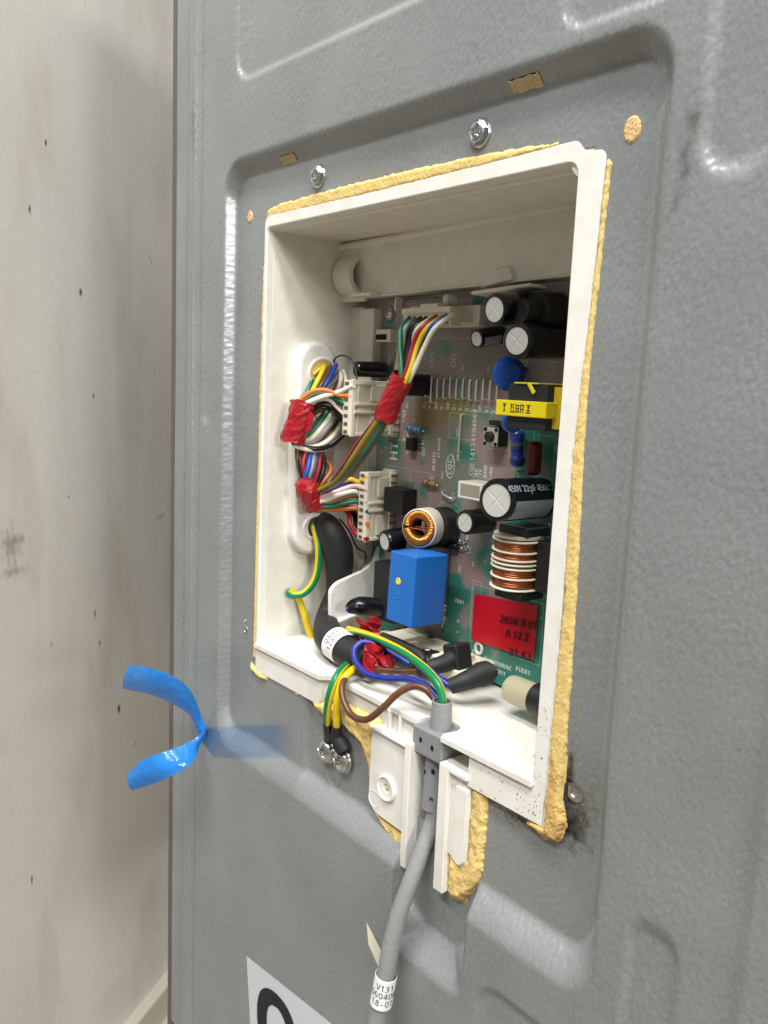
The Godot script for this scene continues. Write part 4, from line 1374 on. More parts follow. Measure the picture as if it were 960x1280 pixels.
func build_toroid(board: Node) -> void:
	var at := V(57.2, 62.0, -32.6)
	var w := Vector3(0.30, 0.03, 0.955).normalized()
	var u := w.cross(Vector3.UP).normalized()
	var v := w.cross(u)
	var o := part(board, "toroid_choke", S().lathe(at - w * 4.0, w, [Vector2(6.3, 0.6), Vector2(6.75, 1.0), Vector2(6.75, 7.6), Vector2(6.3, 7.9)], 40), mat("cfcabd", 0.5))
	# the winding: turns of enamelled wire over a ring
	var s := S()
	var turns := 58
	for k in turns:
		var a := TAU * (k + 0.5) / turns
		if absf(fposmod(a + 0.1, TAU) - 0.1) < 0.07:
			continue
		var d := u * cos(a) + v * sin(a)
		var pts := []
		for q in 9:
			var b := TAU * q / 8.0 + 0.3
			pts.append(at + w * 2.6 + d * (4.75 + cos(b) * 1.75) + w * sin(b) * 2.1)
		s.tube(pts, 0.31, 6, 1)
	part(o, "copper_winding", s, M.enamel)
	part(o, "ring_core", S().lathe(at - w * 3.8, w, [Vector2(3.4, 0), Vector2(6.2, 0), Vector2(6.2, 8.0), Vector2(3.4, 8.0), Vector2(3.4, 0)], 40), M.black_matt)
	part(o, "core_divider", S().tube([at + w * 4.2 - u * 4.2 + v * 0.4, at + w * 4.2 + u * 4.2 + v * 0.2], 0.28, 8, 2), M.copper)
	part(o, "core_divider", S().tube([at + w * 4.0 - u * 4.0 - v * 0.5, at + w * 4.0 + u * 1.2 - v * 0.4], 0.24, 8, 2), M.copper)
	part(o, "drum_base", S().lathe(V(59.4, 62.4, -42), Vector3(-0.05, 0, 1), [Vector2(0.01, 0), Vector2(6.2, 0), Vector2(6.6, 1.0), Vector2(6.4, 5.4), Vector2(0.01, 5.6)], 36), M.black)


func build_line_choke(board: Node) -> void:
	# copper windings between white partitions on an upright former, a dark core at its side
	var at := V(101.0, 50.0, -31.0)
	var o := part(board, "line_choke", S().box(V(112.6, 58.6, -36.4), Vector3(9.4, 15.5, 11), 0.6), M.black)
	part(o, "core_top", S().box(V(102.4, 68.6, -32.0), Vector3(11.4, 3.0, 11), 0.5), M.black)
	part(o, "core_seam", S().box(V(103.2, 70.15, -31.0), Vector3(11.2, 0.3, 8.0), 0.1), M.lead)
	part(o, "core_foot", S().box(V(102.0, 48.6, -32.0), Vector3(10.6, 2.4, 11), 0.5), M.black)
	part(o, "former", S().lathe(at, Vector3(0, 1, 0), [Vector2(4.2, 0), Vector2(4.2, 17.6)], 32), M.connector)
	for a in [[1.6, 3.4], [4.0, 3.0], [9.0, 3.2], [12.4, 2.8]]:
		var s := S()
		var h: float = a[1]
		var n := 5
		for k in n:
			var pts := []
			for q in 25:
				pts.append(at + V(0, a[0] + h * (k + 0.5) / n, 0) + Vector3(cos(TAU * q / 24.0), 0, sin(TAU * q / 24.0)) * 6.9)
			s.tube(pts, h / n * 0.56, 8, 1)
		part(o, "copper_winding", s, M.copper)
	for y in [0.9, 4.3, 7.3, 8.6, 9.9, 12.3, 15.6]:
		part(o, "partition", S().lathe(at + V(0, y, 0), Vector3(0.02, 1, 0.03), [Vector2(4.0, 0), Vector2(7.7, 0), Vector2(7.9, 0.25), Vector2(7.7, 0.55), Vector2(4.0, 0.55)], 36), M.connector)
	part(o, "former_flange", S().lathe(at + V(0, 16.4, 0), Vector3(0.0, 1, 0.0), [Vector2(3.0, 0), Vector2(7.4, 0), Vector2(7.6, 0.9), Vector2(3.0, 1.2)], 36), M.connector)
	var side := S()
	for k in 4:
		var pts := []
		for q in 15:
			pts.append(V(94.6 - k * 0.25, 58.2, -35.5) + Vector3(cos(TAU * q / 14.0) * 1.2, sin(TAU * q / 14.0) * (4.2 - k * 0.4), sin(TAU * q / 14.0) * 1.5))
		side.tube(pts, 0.4, 8, 2)
	part(o, "copper_winding", side, mat("8f4a34", 0.35, 0.6))


func build_relay(board: Node) -> void:
	var turn := Basis(Vector3(1, 0, 0), -0.035)
	var c := V(63.9, 43.2, -24.4)
	var o := part(board, "relay", S().box(c, Vector3(12.8, 23.8, 14.8), 0.5, turn), grain(mat("1767b8", 0.36), M.white.heightmap_texture, 6.0, 0.008))
	var f := c + turn * V(0, 0, 7.4)
	part(o, "vent_plug", S().lathe(f + turn * V(-1.4, 2.3, 0.0), turn * Vector3(0, 0, 1), [Vector2(1.25, -0.1), Vector2(1.2, 0.15), Vector2(0.9, 0.25), Vector2(0.01, 0.1)], 24), mat("e0c52a", 0.4))
	part(o, "vent_dimple", S().relief(f + turn * V(-1.0, -2.8, 0.01), turn * Vector3(0, 0, 1), 1.1, func(q: float, _a: float) -> float: return 0.05 + 0.18 * exp(-pow((q - 0.8) / 0.2, 2)) - 0.02, 8, 24), mat("1767b8", 0.3))
	part(o, "pressed_mark", S().lathe(f + turn * V(0.8, -9.8, 0.0), turn * Vector3(0, 0, 1), [Vector2(1.3, -0.05), Vector2(1.25, 0.08), Vector2(1.0, 0.08), Vector2(0.95, -0.02)], 20), mat("1767b8", 0.3))
	part(o, "relay_base", S().box(V(55.2, 42.4, -36.8), Vector3(13.0, 25.4, 10.2), 0.5, turn), mat("4c4f57", 0.45))
	var tb := part(board, "terminal_housing", S().box(V(38.6, 34.8, -36.6), Vector3(11.6, 21.6, 11.2), 0.5), M.black_matt)
	part(tb, "terminal_wing", S().box(V(31.4, 37.0, -39.6), Vector3(3.0, 9.0, 4.6), 0.4), M.black_matt)


func ribbon_tape(path: Array, r: float, flat_ := 0.8, seed_ := 1) -> Shape:
	# adhesive tape wound round a bundle: a tube with creases, wider at its loose ends
	var s := S()
	var n := FastNoiseLite.new()
	n.seed = seed_
	n.frequency = 0.3
	var pts := Shape.smooth_path(path, 3)
	var m := pts.size()
	var rows := []
	for i in m:
		var d: Vector3 = (pts[mini(i + 1, m - 1)] - pts[maxi(i - 1, 0)]).normalized()
		var u := d.cross(Vector3(0.6, 0.1, 0.8)).normalized()
		var w := d.cross(u)
		var line := PackedVector3Array()
		for k in 15:
			var a := TAU * (k % 14) / 14.0 + i * 0.16
			var q := n.get_noise_3d(cos(a) * 4.0, sin(a) * 4.0, i * 1.7)
			var rr0 := r * (1.0 + 0.24 * q + 0.06 * sin(3.0 * a + 1.0) + (0.06 if (i + k) % 5 == 0 else 0.0))
			line.append(pts[i] + u * cos(a) * rr0 + w * sin(a) * rr0 * flat_ + d * 1.2 * n.get_noise_2d(k % 14, i * 3.0 + 40.0))
		rows.append(line)
	for i in m - 1:
		for k in 14:
			for f in [[rows[i][k], rows[i][k + 1], rows[i + 1][k + 1]], [rows[i][k], rows[i + 1][k + 1], rows[i + 1][k]]]:
				var g: Vector3 = (f[1] - f[0]).cross(f[2] - f[0]).normalized()
				var away: Vector3 = ((f[0] + f[1] + f[2]) / 3.0 - pts[i]).normalized()
				if g.dot(away) < 0.0:
					g = -g
				s.tri(f[0], f[1], f[2], g.lerp(away, 0.35).normalized(), g.lerp(away, 0.35).normalized(), g.lerp(away, 0.35).normalized())
	return s


func build_harness() -> void:
	# from the top plug down over the left middle plug to the lower tape
	var a := thing("wire_harness", "bundle of coloured wires from the top white plug down through red tape", "wire harness")
	var names := ["wire_brown", "wire_green", "wire_grey", "wire_black", "wire_black", "wire_white", "wire_red", "wire_yellow", "wire_blue", "wire_white"]
	var starts := [V(46.7, 131.7, -29), V(48.8, 132.7, -28.6), V(51.6, 132.6, -28.6), V(54.4, 132.5, -28.6), V(57.2, 132.4, -28.6), V(60.2, 132.6, -28.6), V(62.1, 132.8, -28.6), V(64.4, 132.7, -28.6), V(66.6, 132.9, -28.6), V(68.5, 132.9, -28.6)]
	var mids := [V(48.3, 122.3, -25), V(52.1, 123.7, -22), V(51.3, 124.4, -24), V(50.7, 124, -26), V(54, 124.4, -24.5), V(54.2, 124.4, -25), V(57.7, 123.8, -23), V(59.7, 123.2, -23), V(59.6, 123.9, -24.5), V(63.2, 123, -23)]
	var lows := [V(51.5, 113.2, -21), V(56.1, 113.2, -19.5), V(52, 113.8, -22), V(52.4, 114.3, -23), V(54.4, 113.8, -22), V(54.6, 113.8, -22.5), V(57.5, 113.3, -20), V(59.7, 113.3, -19.5), V(58.3, 113.9, -21), V(60.1, 113.4, -20.5)]
	var ends := [V(51.3, 103.1, -19), V(53.3, 103.2, -18), V(49.3, 102.4, -20), V(50.1, 103.6, -20), V(50.5, 103, -20), V(51.4, 103.1, -20), V(52.2, 102.6, -19), V(52.9, 103.2, -19), V(52.2, 103.1, -20), V(52.6, 103.1, -20)]
	for k in 10:
		var s0: Vector3 = starts[k]
		wire(a, names[k], 0.88, [s0 + V(0, 0.6, -1.2), s0, mids[k].lerp(s0, 0.55) + V(0, 0.3, 1.8), mids[k], lows[k], ends[k]])
	part(a, "tape_wrap", ribbon_tape([V(57.1, 113.3, -20), V(54.8, 109.3, -19.5), V(52, 104.4, -19), V(50, 98.2, -18.6)], 3.8, 0.75, 3), M.red_tape)
	var below := [["wire_red", -13, 0.6], ["wire_black", -7, 1.4], ["wire_olive", -1, 1.9], ["wire_grey", 1, -0.4], ["wire_brown", 5, 1.4], ["wire_green", 11, 1.2], ["wire_brown", 9, -0.8], ["wire_black", 3, -1.2]]
	var p0 := V(50.3, 100.9, -18.6)
	var p1 := V(43.1, 91.7, -18)
	var p2 := V(36.9, 83.7, -17)
	var p3 := V(27.1, 75, -17)
	var p4 := V(14, 68.6, -16)
	var across := Vector3(0.82, 0.50, -0.28)
	for b in below:
		var o: float = b[1] * 0.42
		var f := Vector3(0, 0, b[2])
		wire(a, b[0], 0.88, [p0 + across * o * 0.45 + f * 0.5, p1 + across * o * 0.95 + f, p2 + across * o * 0.9 + f, p3 + across * o * 0.7 + f, p4 + across * o * 0.4 + f])

	# from the upper opening round the loop and into the left middle plug
	var c := thing("wire_harness", "coiled loop of wires from the upper grommet opening to the left middle plug", "wire harness")
	for w in [["wire_yellow", [V(7, 116, -22.4), V(10, 115.4, -21.7), V(13, 111.5, -17.5), V(13, 106.2, -14.5), V(12, 99.8, -11.9)]],
		["wire_yellow", [V(8, 112.6, -18.5), V(9, 114.5, -20.6), V(10, 115.2, -22.1)]],
		["wire_brown", [V(7, 115.9, -26.1), V(10, 115, -24.3), V(13, 110.4, -19.4), V(13, 105.7, -16.3), V(11, 99.2, -13.7)]],
		["wire_blue", [V(7, 116.6, -29.4), V(10, 115.7, -26.9), V(13, 111.1, -21.9), V(13, 106.6, -18.5), V(11, 99.8, -15.5)]],
		["wire_grey", [V(8, 114.3, -30.3), V(12, 110.3, -24.5), V(12, 107, -21), V(10, 99.2, -17.6)]],
		["wire_green", [V(8, 110.3, -17.9), V(10, 107.3, -15.2), V(11, 103.2, -12.5), V(11, 98.8, -10.5)]],
		["wire_white", [V(9, 114.3, -29.9), V(12, 111.3, -28.2), V(12, 107.1, -26.9), V(10, 102.5, -24.8), V(9, 97.3, -19.5)]],
		["wire_white", [V(9, 114.3, -31.4), V(12, 111.1, -30.5), V(12, 107.5, -29.5), V(10, 102.6, -27.8), V(9, 96.2, -22.1)]],
		["wire_tan", [V(8, 111.8, -28.1), V(10, 108.9, -27.9), V(10, 104, -25.5), V(9, 97.4, -20.6)]]]:
		wire(c, w[0], 0.9, w[1])
	for w in [["wire_orange", [V(13, 99.8, -7.8), V(15, 103.6, -9), V(18, 106.6, -11.7), V(21, 107.1, -15.1), V(24, 105.6, -18.7), V(29.6, 105.4, -20.5)]],
		["wire_white", [V(14, 99.8, -8.5), V(16, 102, -9.8), V(20, 104.8, -13.9), V(24, 106.8, -18.6), V(30.5, 109.3, -20)]],
		["wire_green", [V(13, 99.2, -9.9), V(14, 103.6, -12.5), V(18, 105.6, -15.3), V(22, 104.4, -18.8), V(28.8, 101.1, -21)]],
		["wire_grey", [V(13, 99.2, -10.6), V(14, 103.4, -13.9), V(18, 104.5, -17.4), V(22, 101.9, -20.4), V(28.9, 98.8, -21)]],
		["wire_white", [V(14, 99.9, -11.3), V(15, 103.2, -14.7), V(19, 104, -17.5), V(22, 100.7, -20.4), V(29, 96.9, -21)]],
		["wire_black", [V(13, 99.3, -12.7), V(14, 102.3, -16.1), V(18, 102.8, -19), V(21, 99.2, -21.2), V(29.2, 94.9, -21)]],
		["wire_black", [V(12, 98.6, -14.1), V(12, 101.6, -19), V(16, 100.7, -22), V(20, 96.9, -22.8), V(27.9, 93.9, -22)]],
		["wire_brown", [V(11, 97.4, -15.6), V(11, 99.8, -20.5), V(14, 98.9, -24.3), V(27.4, 103, -22)]]]:
		wire(c, w[0], 0.9, w[1])
	# the far side of the loop and its slack bottom
	var colours := ["wire_green", "wire_white", "wire_grey", "wire_brown", "wire_tan", "wire_white", "wire_grey", "wire_black", "wire_white", "wire_black"]
	var la := [V(11, 89.2, -11.6), V(11, 88.1, -10.9), V(11, 87.2, -10.6), V(10, 86.8, -10.9), V(10, 86.5, -10.9), V(11, 86.6, -9.6), V(11, 86.6, -9.2), V(12, 87, -8.2), V(12, 87, -7.5), V(12, 87.9, -7.4)]
	var lb := [V(13, 91.1, -14.4), V(14, 89.4, -14.1), V(14, 88, -14.9), V(13, 87.9, -17), V(13, 87.8, -18.5), V(15, 86.6, -16), V(14, 85.9, -17.5), V(16, 85.8, -15.4), V(15, 85.4, -13.2), V(14, 85, -15.4)]
	var lc := [V(14, 95.6, -18.2), V(15, 94.2, -18.6), V(16, 93.1, -19.4), V(14, 92.6, -22.3), V(14, 92.3, -23.8), V(16, 90.7, -22.8), V(16, 89.5, -23.6), V(16, 88.3, -24), V(15, 86.5, -21.9), V(17, 89.6, -24.7)]
	var ld := [V(13, 101.2, -23.4), V(14, 100, -24.2), V(15, 99.5, -25.7), V(14, 99.5, -28), V(14, 99.2, -29.1), V(16, 97.8, -27.7), V(16, 97.2, -28.8), V(17, 96.1, -29.2), V(16, 93.1, -28.6), V(18, 96.8, -29.9)]
	var le := [V(13, 105.1, -27), V(14, 104.3, -27.7), V(15, 104.9, -29.2), V(14, 105.5, -31.5), V(14, 105, -32.6), V(16, 103.8, -31.1), V(16, 104.4, -32.6), V(17, 103.9, -32.6), V(16, 100.9, -33.2), V(18, 102.2, -32.3)]
	for k in 10:
		wire(c, colours[k], 1.0, [la[k], lb[k], lc[k], ld[k], le[k]])
	part(c, "tape_wrap", ribbon_tape([V(14, 102.5, -10.1), V(14, 97.6, -8.9), V(13, 92.6, -7.7), V(12.5, 87.9, -6.8)], 4.4, 0.8, 8), M.red_tape)
	part(c, "tape_flap", S().prism(PV([0, 0, 3.6, -3.8, 2.2, -9.0, -2.0, -11.0, -5.0, -4.0]), -0.15, 0.15, 0.1, V(17, 101.7, -8.8), Basis(Vector3(0.75, 0, -0.66), Vector3.UP, Vector3(0.66, 0, 0.75))), M.red_tape)

	# from the loop down to the lower tape and across to the lower left plug
	var e := thing("wire_harness", "fan of coloured wires from the lower red tape to the lower left plug", "wire harness")
	for w in [["wire_brown", [V(12, 85.8, -9.3), V(13, 81.5, -9.1), V(13, 76.5, -10.7), V(13, 71.7, -13)]],
		["wire_black", [V(12, 85.8, -11.4), V(14, 80.7, -9.5), V(14, 75.7, -10.7), V(13, 71, -13.4)]],
		["wire_red", [V(13, 85.8, -13.2), V(15, 80.8, -10.2), V(15, 75.8, -11.1), V(14, 71.2, -13.4)]],
		["wire_blue", [V(13, 85.5, -15), V(16, 80.3, -12), V(16, 75.6, -10.8), V(14, 71.2, -13)]],
		["wire_grey", [V(13, 85.5, -16.4), V(16, 80.2, -13.8), V(16, 75.3, -12.2), V(14, 71.1, -13.7)]],
		["wire_purple", [V(13, 85.5, -17.9), V(15, 80.1, -15.9), V(15, 74.8, -14.3), V(14, 71.1, -14.5)]],
		["wire_red", [V(13, 85.8, -18.9), V(15, 80, -17.4), V(15, 75, -15.8), V(14, 70.5, -14.8)]],
		["wire_black", [V(13, 84.5, -19.7), V(14, 79.9, -20.3), V(15, 75.5, -18.6), V(14, 70.4, -15.9)]],
		["wire_brown", [V(12, 83.9, -19), V(13, 78, -19.6), V(14, 73.9, -18.3), V(13, 69.7, -16.3)]],
		["wire_orange", [V(12, 82.3, -20.9), V(14, 79.5, -22.9), V(15, 76.9, -22.6), V(15, 73.7, -19.8), V(14, 69.8, -16.7)]]]:
		wire(e, w[0], 0.9, w[1])
	for w in [["wire_yellow", [V(16, 67.9, -13.2), V(19, 71, -17), V(21, 74, -22.7), V(23, 75, -26), V(25, 74.2, -28.6), V(29.5, 76.8, -29)]],
		["wire_blue", [V(15, 67.1, -14.6), V(18, 70.5, -19.6), V(20, 72.3, -24.7), V(22, 73, -27.6), V(28.1, 72.2, -30)]],
		["wire_pink", [V(16, 66.7, -13.2), V(19, 68.9, -18.2), V(22, 71.4, -24), V(24, 72.6, -27.6), V(29.9, 71.8, -29)]],
		["wire_white", [V(16, 65.8, -13.3), V(19, 67.1, -17.6), V(22, 69.4, -22.6), V(24, 70.5, -27.7), V(25, 68.5, -30), V(30.2, 67.4, -29)]],
		["wire_tan", [V(15, 65.2, -15.4), V(18, 66.2, -21.6), V(21, 68.4, -27.1), V(23, 68.2, -30.1), V(29, 65.7, -30)]],
		["wire_green", [V(16, 64.5, -14.7), V(19, 64.6, -19.9), V(22, 65.9, -25), V(24, 66.6, -28.6), V(25, 64.5, -30.6), V(30.4, 63.6, -29)]],
		["wire_orange", [V(15, 63.6, -16.9), V(18, 63.1, -21.8), V(22, 63.8, -25.8), V(24, 63.9, -28.8), V(24, 61.3, -30.4), V(25, 59, -30.9), V(30.7, 59.2, -29)]],
		["wire_blue", [V(22, 72.1, -27.7), V(23, 70, -30.4), V(24, 66.4, -31.3), V(29.1, 64.5, -30)]],
		["wire_grey", [V(22, 70.3, -28.5), V(23, 67.2, -30.9), V(24, 62.4, -32.3), V(29.3, 61, -30)]],
		["wire_red", [V(14, 68, -17.5), V(15, 65.3, -23.5), V(19, 62, -28.2), V(22, 57.6, -27.6), V(24, 54.1, -29.3), V(30.6, 53.5, -29)]],
		["wire_black", [V(13, 67.1, -19.7), V(15, 64.6, -26.6), V(19, 61.2, -30.9), V(23, 57.3, -29.9), V(29.3, 55, -30)]],
		["wire_black", [V(13, 66.5, -19.7), V(15, 64.5, -27.3), V(20, 61.9, -31.6), V(23, 58.7, -31.4), V(29.2, 56.7, -30)]]]:
		wire(e, w[0], 0.9, w[1])
	part(e, "tape_wrap", ribbon_tape([V(15.5, 74, -12.6), V(16, 70.9, -11.6), V(15.5, 67.2, -13.6), V(15, 64, -15.5)], 4.1, 0.85, 14), M.red_tape)
	single("sensor_wire", "thin dark sensor wire arching from the grommet to the left middle plug", "wire", S().tube([V(8, 116.8, -27.5), V(11, 118.9, -26), V(15, 120.1, -26.3), V(19, 118.7, -27), V(22, 115.6, -27), V(24, 111.6, -26.4)], 0.35, 8, 7), mat("3a342c", 0.5))
	single("sensor_wire", "thin olive wire looping below the lower left plug to the board latch", "wire", S().tube([V(12, 58.3, -29.8), V(15, 53.9, -32.4), V(18, 47.7, -34.3), V(20, 46, -36.3), V(21, 43.6, -36.5), V(21, 39.5, -33.9)], 0.35, 8, 7), mat("4a4426", 0.5))


func build_cord() -> void:
	# thick black sleeve out of the lower opening
	var b := thing("sleeved_cable", "thick black sleeved cable curving down from the lower grommet opening", "cable")
	var path := [V(6, 56.4, -26.3), V(14, 54.7, -24), V(16, 46.8, -26.6), V(15, 37.9, -28.5), V(13.5, 29.1, -28.1), V(15, 19.9, -23.6), V(29.4, 18.6, -13.8), V(41.5, 17.6, -11), V(49.3, 17.2, -11), V(55.6, 17.2, -11.6)]
	part(b, "black_sleeve", S().tube(path, [4.0, 5.0, 5.9, 5.2, 3.8, 4.6, 5.6, 5.5, 5.2, 4.6], 28, 8), M.black_matt)
	var l0 := V(36.7, 18.6, -11.3)
	var l1 := V(45.8, 17.4, -10.8)
	var lax := (l1 - l0).normalized()
	part(b, "paper_label", S().lathe(l0, lax, [Vector2(5.75, 0), Vector2(5.85, 0.05), Vector2(5.8, 6.6), Vector2(5.7, 6.65)], 36), M.paper)
	var ls := S()
	write_round(ls, "0402", 2.1, l0 + lax * 2.0, -lax, Vector3(0.50, 0.62, 0.65), 5.9, false, true)
	write_round(ls, "1280 (", 2.1, l0 + lax * 4.7, -lax, Vector3(0.50, 0.62, 0.65), 5.88, false, true)
	part(b, "lettering", ls, M.ink)

	# grey mains cord: gland, jacket and three cores
	var t := thing("mains_cord", "grey mains cord with its square gland leaving the bottom of the box", "mains cord")
	part(t, "gland_block", S().box(V(98.0, 5.9, -5.6), Vector3(12.6, 8.2, 11.4), 0.5), M.gland)
	for a in [[95.4, 6.4], [100.4, 5.6]]:
		part(t, "gland_pinhole", S().lathe(V(a[0], a[1], 0.08), Vector3(0, 0, 1), [Vector2(0.7, 0.06), Vector2(0.55, 0.03), Vector2(0.01, 0.03)], 16, 1.3), M.hole)
	part(t, "neck", S().lathe(V(98.4, 9.6, -4.9), Vector3(0, 1, 0), [Vector2(3.5, 0), Vector2(3.35, 0.5), Vector2(3.0, 8.8), Vector2(2.9, 9.0), Vector2(2.6, 9.0), Vector2(2.6, 7.0), Vector2(0.01, 7.0)], 32), M.grey_cord)
	part(t, "strain_relief", S().tube([V(97.8, 2.6, -5.2), V(97.8, -8, -4.8), V(97.8, -15.6, -4.4)], [3.7, 3.7, 3.6, 3.5], 24, 6), M.gland)
	for a in [[99.6, -2.4], [96.4, -3.6], [99.5, -11.4]]:
		part(t, "gland_pinhole", S().lathe(V(a[0], a[1], -1.35 if a[0] < 98.0 else -1.62), Vector3(-0.4 if a[0] < 98.0 else 0.55, 0, 1), [Vector2(0.6, 0.1), Vector2(0.5, 0.12), Vector2(0.01, 0.12)], 16, 1.3), M.hole)
	var way := [V(98.8, -14.5, -4.2), V(98.6, -20, -3.6), V(98.6, -27.4, 0), V(98.4, -36.5, 4), V(97.4, -46.3, 7), V(96.7, -56.4, 9), V(96.3, -65, 10), V(95, -78.1, 11), V(94, -91.4, 12)]
	part(t, "jacket", S().tube(way, [2.6, 2.5, 2.5, 2.6, 2.75, 2.8, 2.8], 28, 10), M.grey_cord)
	var c0 := V(96.3, -65.8, 10)
	var c1 := V(95.5, -75.6, 10.9)
	var ax := (c1 - c0).normalized()
	var long := c0.distance_to(c1)
	part(t, "paper_label", S().lathe(c0, ax, [Vector2(3.2, 0), Vector2(3.34, 0.05), Vector2(3.4, long), Vector2(3.28, long + 0.05)], 36), M.paper)
	var fs := S()
	var f0 := c0 + V(-3.3, 1.5, -1.6)
	fs.quad(f0 + V(0.6, 2.0, 0.2), f0 + V(-9.6, 7.6, -0.6), f0 + V(-9.0, 0.2, -1.2), f0 + V(0.4, -6.8, -0.6), V(0.5, 0, 0.86), V(0.5, 0, 0.86), V(0.5, 0, 0.86), V(0.5, 0, 0.86))
	part(t, "label_flag", fs, mat("d8d2bd", 0.55))
	var lt := S()
	var facing := Vector3(0.72, 0.25, 0.64)
	write_round(lt, "V131", 1.9, c0 + ax * (long * 0.24), -ax, facing, 3.46, false, true)
	write_round(lt, "060406", 1.9, c0 + ax * (long * 0.50), -ax, facing, 3.46, false, true)
	write_round(lt, "18-01", 1.9, c0 + ax * (long * 0.76), -ax, facing, 3.46, false, true)
	part(t, "lettering", lt, M.ink)
	wire(t, "cord_brown", 1.1, [V(97.4, 16.2, -5.6), V(93.8, 18.1, -5.5), V(91.2, 20, -4.5), V(87.4, 19.9, -3), V(84, 17.1, 0), V(80.7, 12, 3), V(75.4, 6.9, 4.5), V(68.2, 5.5, 4.5), V(62.7, 8.4, 4), V(58.9, 12.2, 2), V(56.2, 14.5, -3), V(59.7, 16, -8), V(70.1, 17.6, -13), V(77.3, 18.7, -17)], "brown_core", 8)
	wire(t, "cord_blue", 1.08, [V(98.8, 16.2, -6.0), V(94.6, 18.5, -6), V(89.9, 20.3, -6), V(81.8, 19.9, -6), V(73.5, 17.7, -5), V(65.2, 16.9, -3.5), V(58.5, 18.6, -4), V(54.5, 21.5, -6), V(54.5, 23.8, -9), V(58.5, 23.6, -12), V(64.3, 21.3, -15), V(70.2, 19.3, -17)], "blue_core", 8)
	striped_wire(t, 1.32, [V(99.2, 16.2, -4.3), V(98.4, 20.5, -4.6), V(95.3, 23.7, -5), V(87, 25.4, -7), V(74.8, 26.5, -9), V(58.3, 25.8, -12), V(45.9, 24.4, -14), V(37, 22.5, -17)], -0.03, 5.0, "green_and_yellow_core", 0.5)
	wire(t, "cord_blue", 1.08, [V(65.1, 22.9, -17), V(75.2, 21.3, -17), V(84, 19.6, -16), V(90, 17.8, -17), V(91.8, 18.5, -19)], "blue_core", 8)
	wire(t, "wire_green", 1.1, [V(48.9, 23.3, -17), V(56.8, 22.2, -17), V(64.2, 19.2, -17), V(66.5, 17, -19)], "green_core", 8)
	# shrink sleeves over the spade terminals
	var boot := part(t, "terminal_boot", S().tube([V(75, 18.3, -17), V(78.8, 20.4, -19), V(80.6, 21.5, -23), V(81.2, 22.5, -26)], [2.2, 2.7, 2.9, 3.4], 20, 6), M.black_matt)
	part(boot, "boot_end", S().box(V(81.3, 23.3, -28), Vector3(6.6, 8.6, 7.0), 0.9, Basis(Vector3(0, 0, 1), 0.25)), M.black_matt)
	part(t, "terminal_boot", S().tube([V(89.6, 17.7, -17), V(92.5, 19.6, -20), V(94.1, 21.1, -24), V(95.3, 21.9, -27), V(96.9, 22.4, -30)], [2.4, 2.8, 3.2, 4.0, 3.8, 1.2], 20, 6), M.black_matt)
	part(t, "terminal_boot", S().tube([V(31.8, 28.5, -20), V(32.7, 29.2, -23), V(34.5, 29.2, -26), V(36.3, 28.3, -31.5)], [1.6, 2.9, 3.6, 3.7, 3.4], 20, 6), M.capsleeve)
	wire(t, "cord_blue", 0.9, [V(31.5, 28.5, -19.5), V(32.7, 28.8, -21.5), V(34.3, 28.9, -24)], "blue_core")
	var sp := part(t, "spade_terminal", S().tube([V(52.3, 23.7, -20), V(61.6, 23.3, -20), V(69.5, 22, -21), V(72.8, 20.5, -21)], [1.4, 1.7, 2.0, 1.2], 16, 6), M.black_matt)
	part(sp, "spade_blade", S().box(V(69.3, 21.6, -26), Vector3(7.0, 1.0, 5.0), 0.4, Basis(Vector3(0, 0, 1), 0.1)), M.black)
	part(sp, "spade_hole", S().lathe(V(68.9, 21.8, -26) + V(0, 0.52, 0), Vector3(0, 1, 0), [Vector2(0.9, 0), Vector2(0.01, 0.02)], 14), M.paper)
	# crumpled red tape round the joints
	var r1 := thing("red_tape", "crumpled red tape round the brown and blue cores near the sleeve end", "tape")
	part(r1, "tape_fold", crumple(V(58.6, 21, -11), Vector3(4.2, 3.8, 2.6), 5), M.red_tape)
	part(r1, "tape_fold", crumple(V(60.4, 18.4, -8), Vector3(2.2, 4.2, 1.6), 9), M.red_tape)
	part(r1, "tape_fold", crumple(V(63.4, 19.9, -12), Vector3(3.8, 2.4, 2.2), 13), M.red_tape)
	var r2 := thing("red_tape", "flat red tape wrap behind the green and yellow core, under the black latch boot", "tape")
	part(r2, "tape_fold", crumple(V(44.6, 24.6, -20), Vector3(5.0, 3.4, 2.6), 17), M.red_tape)
	part(r2, "tape_fold", crumple(V(40.6, 19.7, -18), Vector3(3.4, 3.4, 2.0), 19), M.red_tape)

	# earth leads
	var g := thing("earth_lead", "green and yellow earth lead from the lower opening, curling back along the left wall", "wire")
	striped_wire(g, 1.35, [V(7, 56, -21), V(10, 53.8, -20.1), V(12, 47.6, -20.5), V(12, 39.2, -20.4), V(11, 33.5, -19.1), V(9, 29.6, -16.2), V(7, 29, -12.8), V(6, 29.9, -11.6), V(5.2, 29.7, -14), V(5.4, 26.9, -16.5), V(7, 20.6, -18.3), V(8, 14.1, -20.1), V(9.5, 9.3, -22.2), V(13, 6.2, -25.2), V(18, 4.9, -26.2)], 0.02, 5.04, "insulation", 0.42)
	var g1 := thing("earth_lead", "green and yellow earth lead ending in the left ring terminal under the box", "wire")
	striped_wire(g1, 1.35, [V(48.4, 14.8, -10), V(51.7, 15.2, -4), V(55.1, 14, 1.5), V(55.2, 9, 4), V(53.2, 2, 3.5), V(51.4, -3.7, 2)], 0.02, 0.86, "insulation", 0.42)
	var lug := part(g1, "ring_terminal", S().tube([V(51.6, -3.7, 1.8), V(51.2, -6.9, 1), V(49, -11.2, -0.4)], [1.9, 1.9, 1.4], 16, 5), M.zinc_dark)
